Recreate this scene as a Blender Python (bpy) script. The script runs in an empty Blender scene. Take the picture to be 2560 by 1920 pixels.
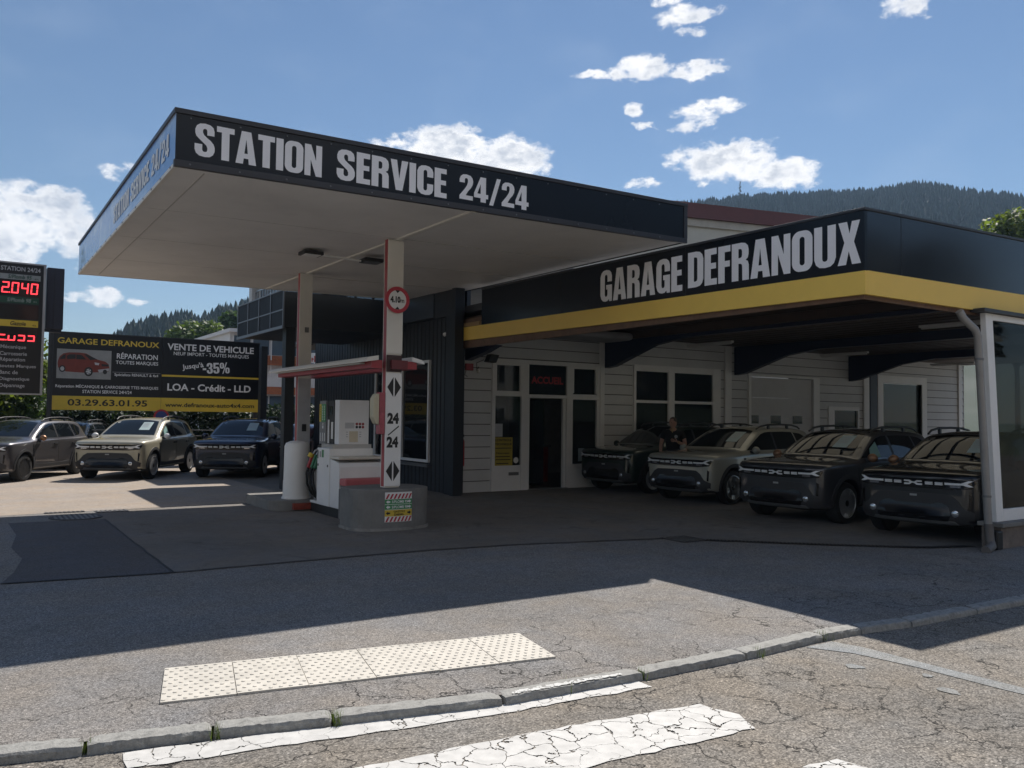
import bpy, bmesh, math, random
import numpy as np
from mathutils import Vector, Matrix
from mathutils.bvhtree import BVHTree
from mathutils.geometry import tessellate_polygon, delaunay_2d_cdt

S = bpy.context.scene
C = S.collection
PI = math.pi
rnd = random.Random(7)

# ------------------------------------------------------------------ camera
_az, _tilt, _roll = math.radians(56.6), math.atan(82 / 2072), math.atan(.012)
_f0 = Vector((math.cos(_az), math.sin(_az), 0)); _r0 = Vector((_f0.y, -_f0.x, 0)); _z = Vector((0, 0, 1))
_fw = _f0 * math.cos(_tilt) + _z * math.sin(_tilt)
_u0 = -_f0 * math.sin(_tilt) + _z * math.cos(_tilt)
_R = _r0 * math.cos(_roll) + _u0 * math.sin(_roll)
_U = _u0 * math.cos(_roll) - _r0 * math.sin(_roll)
cam_d = bpy.data.cameras.new('camera'); cam = bpy.data.objects.new('camera', cam_d); C.objects.link(cam)
cam.matrix_world = Matrix(((_R.x, _U.x, -_fw.x, 0), (_R.y, _U.y, -_fw.y, 0), (_R.z, _U.z, -_fw.z, 1.75), (0, 0, 0, 1)))
cam_d.sensor_fit = 'HORIZONTAL'; cam_d.sensor_width = 36; cam_d.lens = 36 * 2072 / 2560
cam_d.clip_start = .05; cam_d.clip_end = 6000
S.camera = cam

# ------------------------------------------------------------------ light and exposure
SUN = Vector((.64, .526, 1)).normalized()
SUN_EL = math.asin(SUN.z); SUN_ROT = math.atan2(SUN.x, SUN.y)
SKY_STRENGTH = .060
S.view_settings.view_transform = 'Standard'; S.view_settings.look = 'None'
S.view_settings.gamma = 1; S.view_settings.exposure = .5
ld = bpy.data.lights.new('sun', 'SUN'); ld.energy = 4.3; ld.angle = math.radians(.55); ld.color = (1, .94, .86)
sun = bpy.data.objects.new('sun', ld); C.objects.link(sun)
sun.rotation_euler = SUN.to_track_quat('Z', 'Y').to_euler(); sun.location = SUN * 60

W = bpy.data.worlds.new('World'); S.world = W; W.use_nodes = True
def build_world():
    nt = W.node_tree; N = nt.nodes; L = nt.links; N.clear()
    out = N.new('ShaderNodeOutputWorld'); bg = N.new('ShaderNodeBackground')
    sky = N.new('ShaderNodeTexSky'); sky.sky_type = 'NISHITA'; sky.sun_disc = False
    sky.sun_elevation = SUN_EL; sky.sun_rotation = SUN_ROT
    sky.altitude = 500; sky.air_density = 1.15; sky.dust_density = .05; sky.ozone_density = 4.5
    bg.inputs['Strength'].default_value = SKY_STRENGTH
    tc = N.new('ShaderNodeTexCoord'); sep = N.new('ShaderNodeSeparateXYZ'); L.new(tc.outputs['Generated'], sep.inputs[0])
    def m(op, a, b=None, c=None):
        n = N.new('ShaderNodeMath'); n.operation = op
        for i, v in enumerate((a, b, c)):
            if v is None: continue
            if isinstance(v, (int, float)): n.inputs[i].default_value = v
            else: L.new(v, n.inputs[i])
        return n.outputs[0]
    az = m('ARCTAN2', sep.outputs[1], sep.outputs[0]); el = m('ARCSINE', sep.outputs[2])
    def noise(scale, detail, rough, loc=(0, 0, 0), dist=0.):
        mp = N.new('ShaderNodeMapping'); mp.inputs['Location'].default_value = loc; mp.inputs['Scale'].default_value = (1, 1, 1.7)
        L.new(tc.outputs['Generated'], mp.inputs[0])
        t = N.new('ShaderNodeTexNoise'); t.inputs['Scale'].default_value = scale; t.inputs['Detail'].default_value = detail
        t.inputs['Roughness'].default_value = rough; t.inputs['Distortion'].default_value = dist
        L.new(mp.outputs[0], t.inputs['Vector']); return t.outputs['Fac']
    D = math.radians
    w1 = noise(24, 6, .62, (2, 5, 1)); w2 = noise(24, 6, .62, (8, 3, 6))
    az = m('ADD', az, m('MULTIPLY', m('SUBTRACT', w1, .5), .055)); el = m('ADD', el, m('MULTIPLY', m('SUBTRACT', w2, .5), .035))
    # azimuth, elevation, half width, half height (degrees), weight
    clouds = CLOUDS
    best = None
    for a, e, wa, we, k in clouds:
        u = m('MULTIPLY', m('SUBTRACT', az, D(a)), 1 / D(wa)); v = m('MULTIPLY', m('SUBTRACT', el, D(e)), 1 / D(we))
        d = m('ADD', m('MULTIPLY', u, u), m('MULTIPLY', v, v))
        val = m('MULTIPLY', m('SUBTRACT', 1.0, d), k)
        best = val if best is None else m('MAXIMUM', best, val)
    n1 = noise(22, 9, .62, dist=.25); n2 = noise(60, 6, .6, (3, 1, 2)); n3 = noise(9, 5, .55, (7, 2, 1))
    best = m('MAXIMUM', best, -1.2)
    dens = m('ADD', m('ADD', m('MULTIPLY', best, .55), m('MULTIPLY', m('SUBTRACT', n1, .5), 1.9)), m('MULTIPLY', m('SUBTRACT', n2, .5), 1.5))
    mr = N.new('ShaderNodeMapRange'); mr.interpolation_type = 'SMOOTHSTEP'; L.new(dens, mr.inputs[0])
    mr.inputs[1].default_value = .0; mr.inputs[2].default_value = .7
    # thin veils high up
    veil = N.new('ShaderNodeMapRange'); veil.interpolation_type = 'SMOOTHSTEP'; L.new(n3, veil.inputs[0])
    veil.inputs[1].default_value = .45; veil.inputs[2].default_value = .85; veil.inputs[4].default_value = .10
    # bright rims, grey thick undersides
    th = N.new('ShaderNodeMapRange'); th.interpolation_type = 'SMOOTHSTEP'
    n4 = noise(13, 7, .6, (1.0, 4, 2.3))
    L.new(m('ADD', m('MULTIPLY', dens, .8), m('MULTIPLY', m('SUBTRACT', n4, .5), 2.0)), th.inputs[0]); th.inputs[1].default_value = .35; th.inputs[2].default_value = 1.1
    cc = N.new('ShaderNodeMix'); cc.data_type = 'RGBA'; L.new(th.outputs[0], cc.inputs['Factor'])
    k = .76 / SKY_STRENGTH
    cc.inputs['A'].default_value = (1.06 * k, 1.05 * k, 1.05 * k, 1); cc.inputs['B'].default_value = (.52 * k, .57 * k, .66 * k, 1)
    mixv = N.new('ShaderNodeMix'); mixv.data_type = 'RGBA'; L.new(veil.outputs[0], mixv.inputs['Factor'])
    L.new(sky.outputs[0], mixv.inputs['A']); mixv.inputs['B'].default_value = (.62 * k, .72 * k, .86 * k, 1)
    mix = N.new('ShaderNodeMix'); mix.data_type = 'RGBA'; L.new(mr.outputs[0], mix.inputs['Factor'])
    L.new(mixv.outputs['Result'], mix.inputs['A']); L.new(cc.outputs['Result'], mix.inputs['B'])
    L.new(mix.outputs['Result'], bg.inputs['Color']); L.new(bg.outputs[0], out.inputs[0])
CLOUDS = [
    (42.24, 16.91, 3.9, 1.5, 1.7), (38.51, 15.94, 2.8, 1.2, 1.6), (44.54, 17.03, 1.7, .65, 1.2), (47.56, 15.73, 1.8, .42, 1.1), (47.86, 22.98, 2.6, .95, 1.5), (43.78, 22.72, 2.2, .7, 1.4),
    (51.06, 22.62, 1.7, .36, 1.1), (44.08, 19.89, 1.9, 1.05, 1.3), (42.24, 20.39, 1.5, .7, 1.3), (44.92, 19.23, 1.2, .5, 1.2), (48.64, 20.54, .8, .5, 1.0), (47.68, 19.5, .95, .3, .95),
    (44.73, 25.91, 2.5, .85, 1.5), (46.3, 26.64, 1.8, .5, 1.2), (44.57, 24.83, 1.2, .32, .95), (30.93, 24.79, 1.7, .8, 1.0), (61.51, 17.89, 3.9, 1.7, 1.8), (57.63, 17.4, 3.9, 1.6, 1.7),
    (64.72, 18.19, 2.2, .55, 1.0), (82.33, 14.81, 1.35, .55, 1.3), (86.01, 11.87, 2.8, 1.7, 1.6), (88.2, 10.9, 3.4, 2.8, 1.7), (84.21, 10.42, 2.1, 1.7, 1.2), (87.73, 9.08, 2.1, .8, 1.3), (93, 12, 4, 3, 1.5),
    (83.22, 7.13, 1.7, .65, 1.4), (84.74, 7.02, .7, .5, 1.2), (81.17, 6.88, 1.0, .3, 1.1),
    (-120, 24, 40, 11, 1.5), (-165, 26, 26, 11, 1.4), (-75, 25, 24, 11, 1.4), (170, 24, 22, 8, 1.2),  # unseen cloud banks behind the camera, added as fill light for shaded surfaces
]
build_world()
# ------------------------------------------------------------------ materials
MATS = {}
def mat(name, col, rough=.6, metal=0., var=.12, scale=3., bump=0., bscale=120., coat=0., spec=.5, fine=0.):
    if name in MATS: return MATS[name]
    M = bpy.data.materials.new(name); M.use_nodes = True; MATS[name] = M
    nt = M.node_tree; N = nt.nodes; L = nt.links; b = N['Principled BSDF']
    b.inputs['Roughness'].default_value = rough; b.inputs['Metallic'].default_value = metal
    b.inputs['Coat Weight'].default_value = coat; b.inputs['Coat Roughness'].default_value = .04
    b.inputs['Specular IOR Level'].default_value = spec
    c = (*col, 1)
    b.inputs['Base Color'].default_value = c
    tc = N.new('ShaderNodeTexCoord')
    if var > 0:
        n = N.new('ShaderNodeTexNoise'); n.inputs['Scale'].default_value = scale; n.inputs['Detail'].default_value = 8; n.inputs['Roughness'].default_value = .65
        L.new(tc.outputs['Object'], n.inputs['Vector'])
        r = N.new('ShaderNodeMapRange'); L.new(n.outputs['Fac'], r.inputs[0]); r.inputs[1].default_value = .25; r.inputs[2].default_value = .75
        r.inputs[3].default_value = 1 - var; r.inputs[4].default_value = 1 + var
        n2 = N.new('ShaderNodeTexNoise'); n2.inputs['Scale'].default_value = scale * .31; n2.inputs['Detail'].default_value = 10; n2.inputs['Roughness'].default_value = .72; n2.inputs['Distortion'].default_value = .6
        L.new(tc.outputs['Object'], n2.inputs['Vector']); r2_ = N.new('ShaderNodeMapRange'); L.new(n2.outputs['Fac'], r2_.inputs[0]); r2_.inputs[1].default_value = .5; r2_.inputs[2].default_value = .72; r2_.inputs[3].default_value = 1; r2_.inputs[4].default_value = 1 - 1.3 * var
        mg = N.new('ShaderNodeMath'); mg.operation = 'MULTIPLY'; L.new(r.outputs[0], mg.inputs[0]); L.new(r2_.outputs[0], mg.inputs[1]); r = mg
        x = N.new('ShaderNodeVectorMath'); x.operation = 'SCALE'; x.inputs[0].default_value = col; L.new(r.outputs[0], x.inputs['Scale'])
        L.new(x.outputs[0], b.inputs['Base Color'])
        rr = N.new('ShaderNodeMapRange'); L.new(n.outputs['Fac'], rr.inputs[0]); rr.inputs[1].default_value = .25; rr.inputs[2].default_value = .75
        rr.inputs[3].default_value = max(0, rough - var * .5); rr.inputs[4].default_value = min(1, rough + var * .5); L.new(rr.outputs[0], b.inputs['Roughness'])
    if bump > 0:
        n = N.new('ShaderNodeTexNoise'); n.inputs['Scale'].default_value = bscale; n.inputs['Detail'].default_value = 3
        L.new(tc.outputs['Object'], n.inputs['Vector'])
        bp = N.new('ShaderNodeBump'); bp.inputs['Strength'].default_value = bump; bp.inputs['Distance'].default_value = .01
        L.new(n.outputs['Fac'], bp.inputs['Height']); L.new(bp.outputs[0], b.inputs['Normal'])
    return M
def paint(name, col, metal=.35, flake=True):
    M = mat(name, col, .38, metal, .03, 2., coat=1.0)
    return M
def glow(name, col, s):
    M = mat(name, (.02, .0, .0), .4, var=0); b = M.node_tree.nodes['Principled BSDF']
    b.inputs['Emission Color'].default_value = (*col, 1); b.inputs['Emission Strength'].default_value = s; return M
def glass(name, tint=(.03, .035, .04), trans=.35, rough=.02):
    if name in MATS: return MATS[name]
    M = bpy.data.materials.new(name); M.use_nodes = True; MATS[name] = M
    nt = M.node_tree; N = nt.nodes; L = nt.links; b = N['Principled BSDF']; o = N['Material Output']
    b.inputs['Base Color'].default_value = (*tint, 1); b.inputs['Roughness'].default_value = rough; b.inputs['IOR'].default_value = 1.5
    tr = N.new('ShaderNodeBsdfTransparent'); tr.inputs[0].default_value = (.8, .86, .86, 1)
    lw = N.new('ShaderNodeLayerWeight'); lw.inputs['Blend'].default_value = .35
    mr = N.new('ShaderNodeMapRange'); L.new(lw.outputs['Fresnel'], mr.inputs[0]); mr.inputs[3].default_value = trans; mr.inputs[4].default_value = trans * .25
    mx = N.new('ShaderNodeMixShader'); L.new(mr.outputs[0], mx.inputs[0]); L.new(b.outputs[0], mx.inputs[1]); L.new(tr.outputs[0], mx.inputs[2])
    L.new(mx.outputs[0], o.inputs['Surface']); return M

def asphalt(name, col, stone=.5, crack=1.0, cscale=2.4, spec_scale=120., stain=.2, rough=.9, patchy=.5, wear=None, oil=0.):
    """weathered asphalt: bound stones, stains, branching cracks"""
    M = bpy.data.materials.new(name); M.use_nodes = True; MATS[name] = M
    nt = M.node_tree; N = nt.nodes; L = nt.links; b = N['Principled BSDF']; b.inputs['Roughness'].default_value = rough
    b.inputs['Specular IOR Level'].default_value = .35
    tc = N.new('ShaderNodeTexCoord'); P = tc.outputs['Object']
    def m(op, a, b_=None):
        n = N.new('ShaderNodeMath'); n.operation = op
        for i, v in enumerate((a, b_)):
            if v is None: continue
            if isinstance(v, (int, float)): n.inputs[i].default_value = v
            else: L.new(v, n.inputs[i])
        return n.outputs[0]
    def noise(scale, detail=6, rough_=.6, dist=0):
        t = N.new('ShaderNodeTexNoise'); t.inputs['Scale'].default_value = scale; t.inputs['Detail'].default_value = detail
        t.inputs['Roughness'].default_value = rough_; t.inputs['Distortion'].default_value = dist; L.new(P, t.inputs['Vector']); return t
    def rng(v, a, b_, c, d, smooth=False):
        r = N.new('ShaderNodeMapRange'); L.new(v, r.inputs[0])
        if smooth: r.interpolation_type = 'SMOOTHSTEP'
        for i, x in enumerate((a, b_, c, d)): r.inputs[i + 1].default_value = x
        return r.outputs[0]
    vo = N.new('ShaderNodeTexVoronoi'); vo.inputs['Scale'].default_value = spec_scale; L.new(P, vo.inputs['Vector'])
    sp = N.new('ShaderNodeSeparateColor'); L.new(vo.outputs['Color'], sp.inputs[0])
    stones = rng(sp.outputs[0], 0, 1, 1 - stone, 1 + stone)
    stones = m('MULTIPLY', stones, rng(vo.outputs['Distance'], .2, .75, 1.0, 1 - .5 * stone))
    pale_stones = rng(sp.outputs[1], .93, 1, 1, 1 + 1.2 * stone)  # a few random stones get a paler base colour
    big = rng(noise(.55, 7, .6, .3).outputs['Fac'], .3, .7, 1 - stain, 1 + stain)
    mid = rng(noise(6, 6, .65).outputs['Fac'], .3, .7, 1 - stain * .6, 1 + stain * .6)
    # crack lines
    nz = noise(3.2, 5, .6); va = N.new('ShaderNodeVectorMath'); va.operation = 'MULTIPLY_ADD'
    L.new(nz.outputs['Color'], va.inputs[0]); va.inputs[1].default_value = (.5, .5, 0); L.new(P, va.inputs[2])
    def cracks(scale, width, lo, hi, seed):
        mp = N.new('ShaderNodeMapping'); mp.inputs['Location'].default_value = (seed, seed * 1.7, 0); L.new(va.outputs[0], mp.inputs[0])
        v = N.new('ShaderNodeTexVoronoi'); v.feature = 'DISTANCE_TO_EDGE'; v.voronoi_dimensions = '2D'; v.inputs['Scale'].default_value = scale; L.new(mp.outputs[0], v.inputs['Vector'])
        line = rng(v.outputs['Distance'], width * .35, width, 1, 0, True)
        tn = N.new('ShaderNodeTexNoise'); tn.inputs['Scale'].default_value = .9; tn.inputs['Detail'].default_value = 4; L.new(mp.outputs[0], tn.inputs['Vector'])
        return m('MULTIPLY', line, rng(tn.outputs['Fac'], lo, hi, 0, 1, True))
    c1 = cracks(cscale, .021 * cscale / 2.4, .44 - .1 * patchy, .54, 0)
    c2 = cracks(cscale * 3.2, .036, .49, .6, 11)
    ck = m('MULTIPLY', m('MAXIMUM', c1, m('MULTIPLY', c2, .7)), min(1, crack))
    if wear is not None:      # cracks gather along a band (y0, y1)
        sx = N.new('ShaderNodeSeparateXYZ'); L.new(P, sx.inputs[0])
        ck = m('MULTIPLY', ck, rng(sx.outputs[1], wear[0], wear[1], 1, .06, True))
    val = m('MULTIPLY', m('MULTIPLY', m('MULTIPLY', stones, pale_stones), big), mid)
    val = m('MULTIPLY', val, m('SUBTRACT', 1, m('MULTIPLY', ck, .86)))
    if oil:
        o1 = rng(noise(1.1, 8, .7, .8).outputs['Fac'], .56, .70, 1, 1 - oil, True); o2 = rng(noise(5.5, 5, .6).outputs['Fac'], .66, .74, 1, 1 - oil * .8, True)
        val = m('MULTIPLY', val, m('MULTIPLY', o1, o2))
    warm = rng(noise(1.3, 4).outputs['Fac'], .35, .65, 0, 1)
    mx = N.new('ShaderNodeMix'); mx.data_type = 'RGBA'; L.new(warm, mx.inputs['Factor'])
    mx.inputs['A'].default_value = (col[0] * .97, col[1], col[2] * 1.04, 1); mx.inputs['B'].default_value = (col[0] * 1.05, col[1], col[2] * .93, 1)
    x = N.new('ShaderNodeVectorMath'); x.operation = 'SCALE'; L.new(mx.outputs['Result'], x.inputs[0]); L.new(val, x.inputs['Scale'])
    L.new(x.outputs[0], b.inputs['Base Color'])
    bp = N.new('ShaderNodeBump'); bp.inputs['Strength'].default_value = .55 * min(1, stone * 1.6); bp.inputs['Distance'].default_value = .006
    L.new(m('SUBTRACT', m('SUBTRACT', 1, vo.outputs['Distance']), m('MULTIPLY', ck, 3.)), bp.inputs['Height']); L.new(bp.outputs[0], b.inputs['Normal'])
    return M
def roadpaint(name, col=(.58, .57, .545)):
    """thick white paint that has cracked and chipped with the asphalt under it"""
    M = bpy.data.materials.new(name); M.use_nodes = True; MATS[name] = M
    nt = M.node_tree; N = nt.nodes; L = nt.links; b = N['Principled BSDF']; o = N['Material Output']; b.inputs['Roughness'].default_value = .7
    tc = N.new('ShaderNodeTexCoord'); P = tc.outputs['Object']
    def node(t, **k):
        n = N.new(t)
        for a, v in k.items(): n.inputs[a].default_value = v
        return n
    nz = node('ShaderNodeTexNoise', Scale=7., Detail=5.); L.new(P, nz.inputs['Vector'])
    va = N.new('ShaderNodeVectorMath'); va.operation = 'MULTIPLY_ADD'; L.new(nz.outputs['Color'], va.inputs[0]); va.inputs[1].default_value = (.26, .26, 0); L.new(P, va.inputs[2])
    vo = N.new('ShaderNodeTexVoronoi'); vo.feature = 'DISTANCE_TO_EDGE'; vo.voronoi_dimensions = '2D'; vo.inputs['Scale'].default_value = 6.2; L.new(va.outputs[0], vo.inputs['Vector'])
    wn = node('ShaderNodeTexNoise', Scale=2.5, Detail=4.); L.new(P, wn.inputs['Vector'])
    wr = N.new('ShaderNodeMapRange'); L.new(wn.outputs['Fac'], wr.inputs[0]); wr.inputs[1].default_value = .3; wr.inputs[2].default_value = .72; wr.inputs[3].default_value = .0; wr.inputs[4].default_value = .042
    lt = N.new('ShaderNodeMath'); lt.operation = 'LESS_THAN'; L.new(vo.outputs['Distance'], lt.inputs[0]); L.new(wr.outputs[0], lt.inputs[1])
    ch = node('ShaderNodeTexNoise', Scale=55., Detail=5., Roughness=.7); L.new(P, ch.inputs['Vector'])
    c2 = N.new('ShaderNodeMath'); c2.operation = 'GREATER_THAN'; L.new(ch.outputs['Fac'], c2.inputs[0]); c2.inputs[1].default_value = .68
    mxm = N.new('ShaderNodeMath'); mxm.operation = 'MAXIMUM'; L.new(lt.outputs[0], mxm.inputs[0]); L.new(c2.outputs[0], mxm.inputs[1])
    dn = node('ShaderNodeTexNoise', Scale=14., Detail=6.); L.new(P, dn.inputs['Vector'])
    dr = N.new('ShaderNodeMapRange'); L.new(dn.outputs['Fac'], dr.inputs[0]); dr.inputs[1].default_value = .3; dr.inputs[2].default_value = .7; dr.inputs[3].default_value = .82; dr.inputs[4].default_value = 1.05
    x = N.new('ShaderNodeVectorMath'); x.operation = 'SCALE'; x.inputs[0].default_value = col; L.new(dr.outputs[0], x.inputs['Scale']); L.new(x.outputs[0], b.inputs['Base Color'])
    tr = N.new('ShaderNodeBsdfTransparent'); mx = N.new('ShaderNodeMixShader'); L.new(mxm.outputs[0], mx.inputs[0]); L.new(b.outputs[0], mx.inputs[1]); L.new(tr.outputs[0], mx.inputs[2])
    L.new(mx.outputs[0], o.inputs['Surface']); return M
def leafmat(name, col, trans=.35):
    M = bpy.data.materials.new(name); M.use_nodes = True; MATS[name] = M
    nt = M.node_tree; N = nt.nodes; L = nt.links; b = N['Principled BSDF']; o = N['Material Output']; b.inputs['Roughness'].default_value = .6
    g = N.new('ShaderNodeNewGeometry')
    r = N.new('ShaderNodeMapRange'); L.new(g.outputs['Random Per Island'], r.inputs[0]); r.inputs[3].default_value = .55; r.inputs[4].default_value = 1.5
    x = N.new('ShaderNodeVectorMath'); x.operation = 'SCALE'; x.inputs[0].default_value = col; L.new(r.outputs[0], x.inputs['Scale']); L.new(x.outputs[0], b.inputs['Base Color'])
    t = N.new('ShaderNodeBsdfTranslucent'); y = N.new('ShaderNodeVectorMath'); y.operation = 'SCALE'; y.inputs[0].default_value = (col[0] * 1.5, col[1] * 1.5, col[2] * .7); L.new(r.outputs[0], y.inputs['Scale']); L.new(y.outputs[0], t.inputs[0])
    mx = N.new('ShaderNodeMixShader'); mx.inputs[0].default_value = trans; L.new(b.outputs[0], mx.inputs[1]); L.new(t.outputs[0], mx.inputs[2]); L.new(mx.outputs[0], o.inputs['Surface'])
    return M

WHITE = mat('white_lacquer', (.80, .79, .77), .45, var=.06, scale=1.5)
CREAM = mat('cream_panel', (.74, .71, .65), .55, var=.06, scale=2)
SOFFIT = mat('soffit_sheet', (.78, .755, .72), .55, var=.10, scale=.8)
RED = mat('red_lacquer', (.36, .045, .055), .45, var=.12, scale=3)
NAVY = mat('fascia_navy_gloss', (.0075, .010, .015), .22, var=.05, scale=1.2, spec=.3)
BLACKPANEL = mat('sign_black', (.008, .009, .012), .32, var=.1)
TRIM = mat('dark_trim', (.035, .036, .042), .45, var=.1)
YELLOW = mat('yellow_band', (.88, .59, .11), .42, var=.05, scale=1.5)
SIGNYEL = mat('sign_yellow', (.66, .47, .05), .5, var=.06)
LETTER = mat('letter_vinyl', (.86, .85, .87), .45, var=.03)
TEXTW = mat('text_white', (.80, .80, .80), .5, var=.02)
TEXTY = mat('text_yellow', (.70, .50, .06), .5, var=.02)
TEXTK = mat('text_black', (.012, .012, .012), .5, var=0)
TEXTG = mat('text_grey', (.42, .42, .44), .5, var=.02)
CLAD = mat('dark_cladding', (.022, .028, .036), .5, var=.12, scale=2)
BAND = mat('grey_blue_band', (.055, .068, .085), .5, var=.08, scale=1)
BOARD = mat('white_boarding', (.62, .63, .64), .6, var=.08, scale=1.2)
FRAME = mat('white_frame', (.80, .80, .80), .45, var=.04)
BLUE = mat('beam_blue', (.008, .016, .045), .45, var=.08)
BROWN = mat('wood_soffit', (.065, .04, .027), .6, var=.25, scale=4)
CONC = mat('concrete_block', (.20, .195, .185), .85, var=.22, scale=3.5, bump=.25, bscale=60)
GREYM = mat('grey_metal', (.16, .165, .17), .45, metal=.3, var=.08)
STEEL = mat('bare_steel', (.45, .45, .46), .35, metal=.8, var=.1)
DARKM = mat('black_plastic', (.014, .014, .015), .5, var=.1)
RUBBER = mat('rubber', (.012, .012, .012), .75, var=.1)
PLAST = mat('cladding_plastic', (.034, .034, .036), .65, var=.12, scale=6)
GREEN = mat('label_green', (.05, .26, .09), .5, var=.05)
DGREEN = mat('deep_green', (.008, .06, .035), .5, var=.05)
PGLASS = glass('window_glass', trans=.6)
CARGLASS = glass('car_glass', (.010, .013, .016), trans=.22, rough=.015)
PAPER = mat('paper_sheet', (.42, .52, .52), .6, var=.04)
GRANITE = mat('granite_kerb', (.31, .305, .285), .85, var=.32, scale=34, bump=.6, bscale=90)

# ------------------------------------------------------------------ object helpers
def tag(o, label=None, cat=None, group=None, kind=None):
    if label: o['label'] = label
    if cat: o['category'] = cat
    if group: o['group'] = group
    if kind: o['kind'] = kind
    return o
def thing(name, label, cat, loc=(0, 0, 0), rz=0., group=None):
    o = bpy.data.objects.new(name, None); C.objects.link(o); o.location = loc; o.rotation_euler = (0, 0, rz)
    o.empty_display_size = .3
    return tag(o, label, cat, group)
class MB:
    def __init__(s): s.v = []; s.f = []; s.m = []
    def add(s, vs, fs, mi=0):
        k = len(s.v); s.v += [tuple(p) for p in vs]; s.f += [tuple(i + k for i in f) for f in fs]; s.m += [mi] * len(fs); return s
    def box(s, x0, x1, y0, y1, z0, z1, mi=0):
        x0, x1 = min(x0, x1), max(x0, x1); y0, y1 = min(y0, y1), max(y0, y1); z0, z1 = min(z0, z1), max(z0, z1)
        return s.add([(x0, y0, z0), (x1, y0, z0), (x1, y1, z0), (x0, y1, z0), (x0, y0, z1), (x1, y0, z1), (x1, y1, z1), (x0, y1, z1)],
                     [(0, 3, 2, 1), (4, 5, 6, 7), (0, 1, 5, 4), (1, 2, 6, 5), (2, 3, 7, 6), (3, 0, 4, 7)], mi)
    def hexa(s, b, t, mi=0):
        return s.add(list(b) + list(t), [(0, 3, 2, 1), (4, 5, 6, 7), (0, 1, 5, 4), (1, 2, 6, 5), (2, 3, 7, 6), (3, 0, 4, 7)], mi)
    def prism(s, poly, axis, a, b, mi=0):
        """polygon in the plane across axis, from a to b; axis x: (y,z), y: (x,z), z: (x,y)"""
        def P(p, t): return {'x': (t, p[0], p[1]), 'y': (p[0], t, p[1]), 'z': (p[0], p[1], t)}[axis]
        n = len(poly); vs = [P(p, a) for p in poly] + [P(p, b) for p in poly]
        fs = [tuple(range(n))[::-1], tuple(range(n, 2 * n))] + [(i, (i + 1) % n, n + (i + 1) % n, n + i) for i in range(n)]
        return s.add(vs, fs, mi)
    def tube(s, pts, r, n=10, mi=0, cap=True):
        pts = [Vector(p) for p in pts]; rs = r if isinstance(r, (list, tuple)) else [r] * len(pts); rings = []; up = None
        for i, p in enumerate(pts):
            t = (pts[min(i + 1, len(pts) - 1)] - pts[max(i - 1, 0)]).normalized()
            if up is None: up = Vector((0, 0, 1)) if abs(t.z) < .9 else Vector((1, 0, 0))
            a = t.cross(up).normalized(); b = a.cross(t).normalized(); up = b
            rings.append([p + a * math.cos(2 * PI * k / n) * rs[i] + b * math.sin(2 * PI * k / n) * rs[i] for k in range(n)])
        vs = [q for R in rings for q in R]; fs = []
        for i in range(len(pts) - 1):
            for k in range(n): fs.append((i * n + k, i * n + (k + 1) % n, (i + 1) * n + (k + 1) % n, (i + 1) * n + k))
        if cap: fs += [tuple(range(n))[::-1], tuple(range((len(pts) - 1) * n, len(pts) * n))]
        return s.add(vs, fs, mi)
    def lathe(s, prof, n=24, c=(0, 0, 0), axis='z', mi=0):
        vs = []; fs = []
        for (r, h) in prof:
            for k in range(n):
                a = 2 * PI * k / n; x, y = r * math.cos(a), r * math.sin(a)
                vs.append({'z': (c[0] + x, c[1] + y, c[2] + h), 'y': (c[0] + x, c[1] + h, c[2] + y), 'x': (c[0] + h, c[1] + x, c[2] + y)}[axis])
        m = len(prof)
        for i in range(m - 1):
            for k in range(n): fs.append((i * n + k, i * n + (k + 1) % n, (i + 1) * n + (k + 1) % n, (i + 1) * n + k))
        fs += [tuple(range(n))[::-1], tuple(range((m - 1) * n, m * n))]
        return s.add(vs, fs, mi)
    def build(s, name, mats, parent=None, smooth=None, bevel=0., **t):
        me = bpy.data.meshes.new(name); me.from_pydata(s.v, [], s.f)
        mats = mats if isinstance(mats, (list, tuple)) else [mats]
        for x in mats: me.materials.append(x)
        if len(mats) > 1: me.polygons.foreach_set('material_index', s.m)
        bm = bmesh.new(); bm.from_mesh(me); bmesh.ops.recalc_face_normals(bm, faces=bm.faces); bm.to_mesh(me); bm.free()
        if smooth: me.shade_smooth(); me.set_sharp_from_angle(angle=math.radians(smooth))
        o = link(name, me, parent)
        if bevel:
            bv = o.modifiers.new('bevel', 'BEVEL'); bv.width = bevel; bv.segments = 2; bv.limit_method = 'ANGLE'
        return tag(o, **t)
def link(name, me, parent=None):
    o = bpy.data.objects.new(name, me); C.objects.link(o)
    if parent:
        o.parent = parent
        if parent.name in WORLD_BASE: o.matrix_parent_inverse = Matrix.Translation(-parent.location)
    return o
WORLD_BASE = set()
def wthing(name, label, cat, base, group=None):
    o = thing(name, label, cat, base, 0, group); WORLD_BASE.add(o.name); return o
def copy_tree(o, parent=None):
    c = o.copy(); C.objects.link(c); c.parent = parent
    for ch in list(o.children): copy_tree(ch, c)
    return c
def sheet(name, poly, z, m, kind='structure', parent=None, **t):
    me = bpy.data.meshes.new(name); me.from_pydata([(p[0], p[1], z) for p in poly], [], [tuple(range(len(poly)))]); me.materials.append(m)
    bm = bmesh.new(); bm.from_mesh(me); bmesh.ops.triangulate(bm, faces=bm.faces); bmesh.ops.recalc_face_normals(bm, faces=bm.faces)
    for f in bm.faces:
        if f.normal.z < 0: f.normal_flip()
    bm.to_mesh(me); bm.free()
    return tag(link(name, me, parent), kind=kind, **t)

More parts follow.
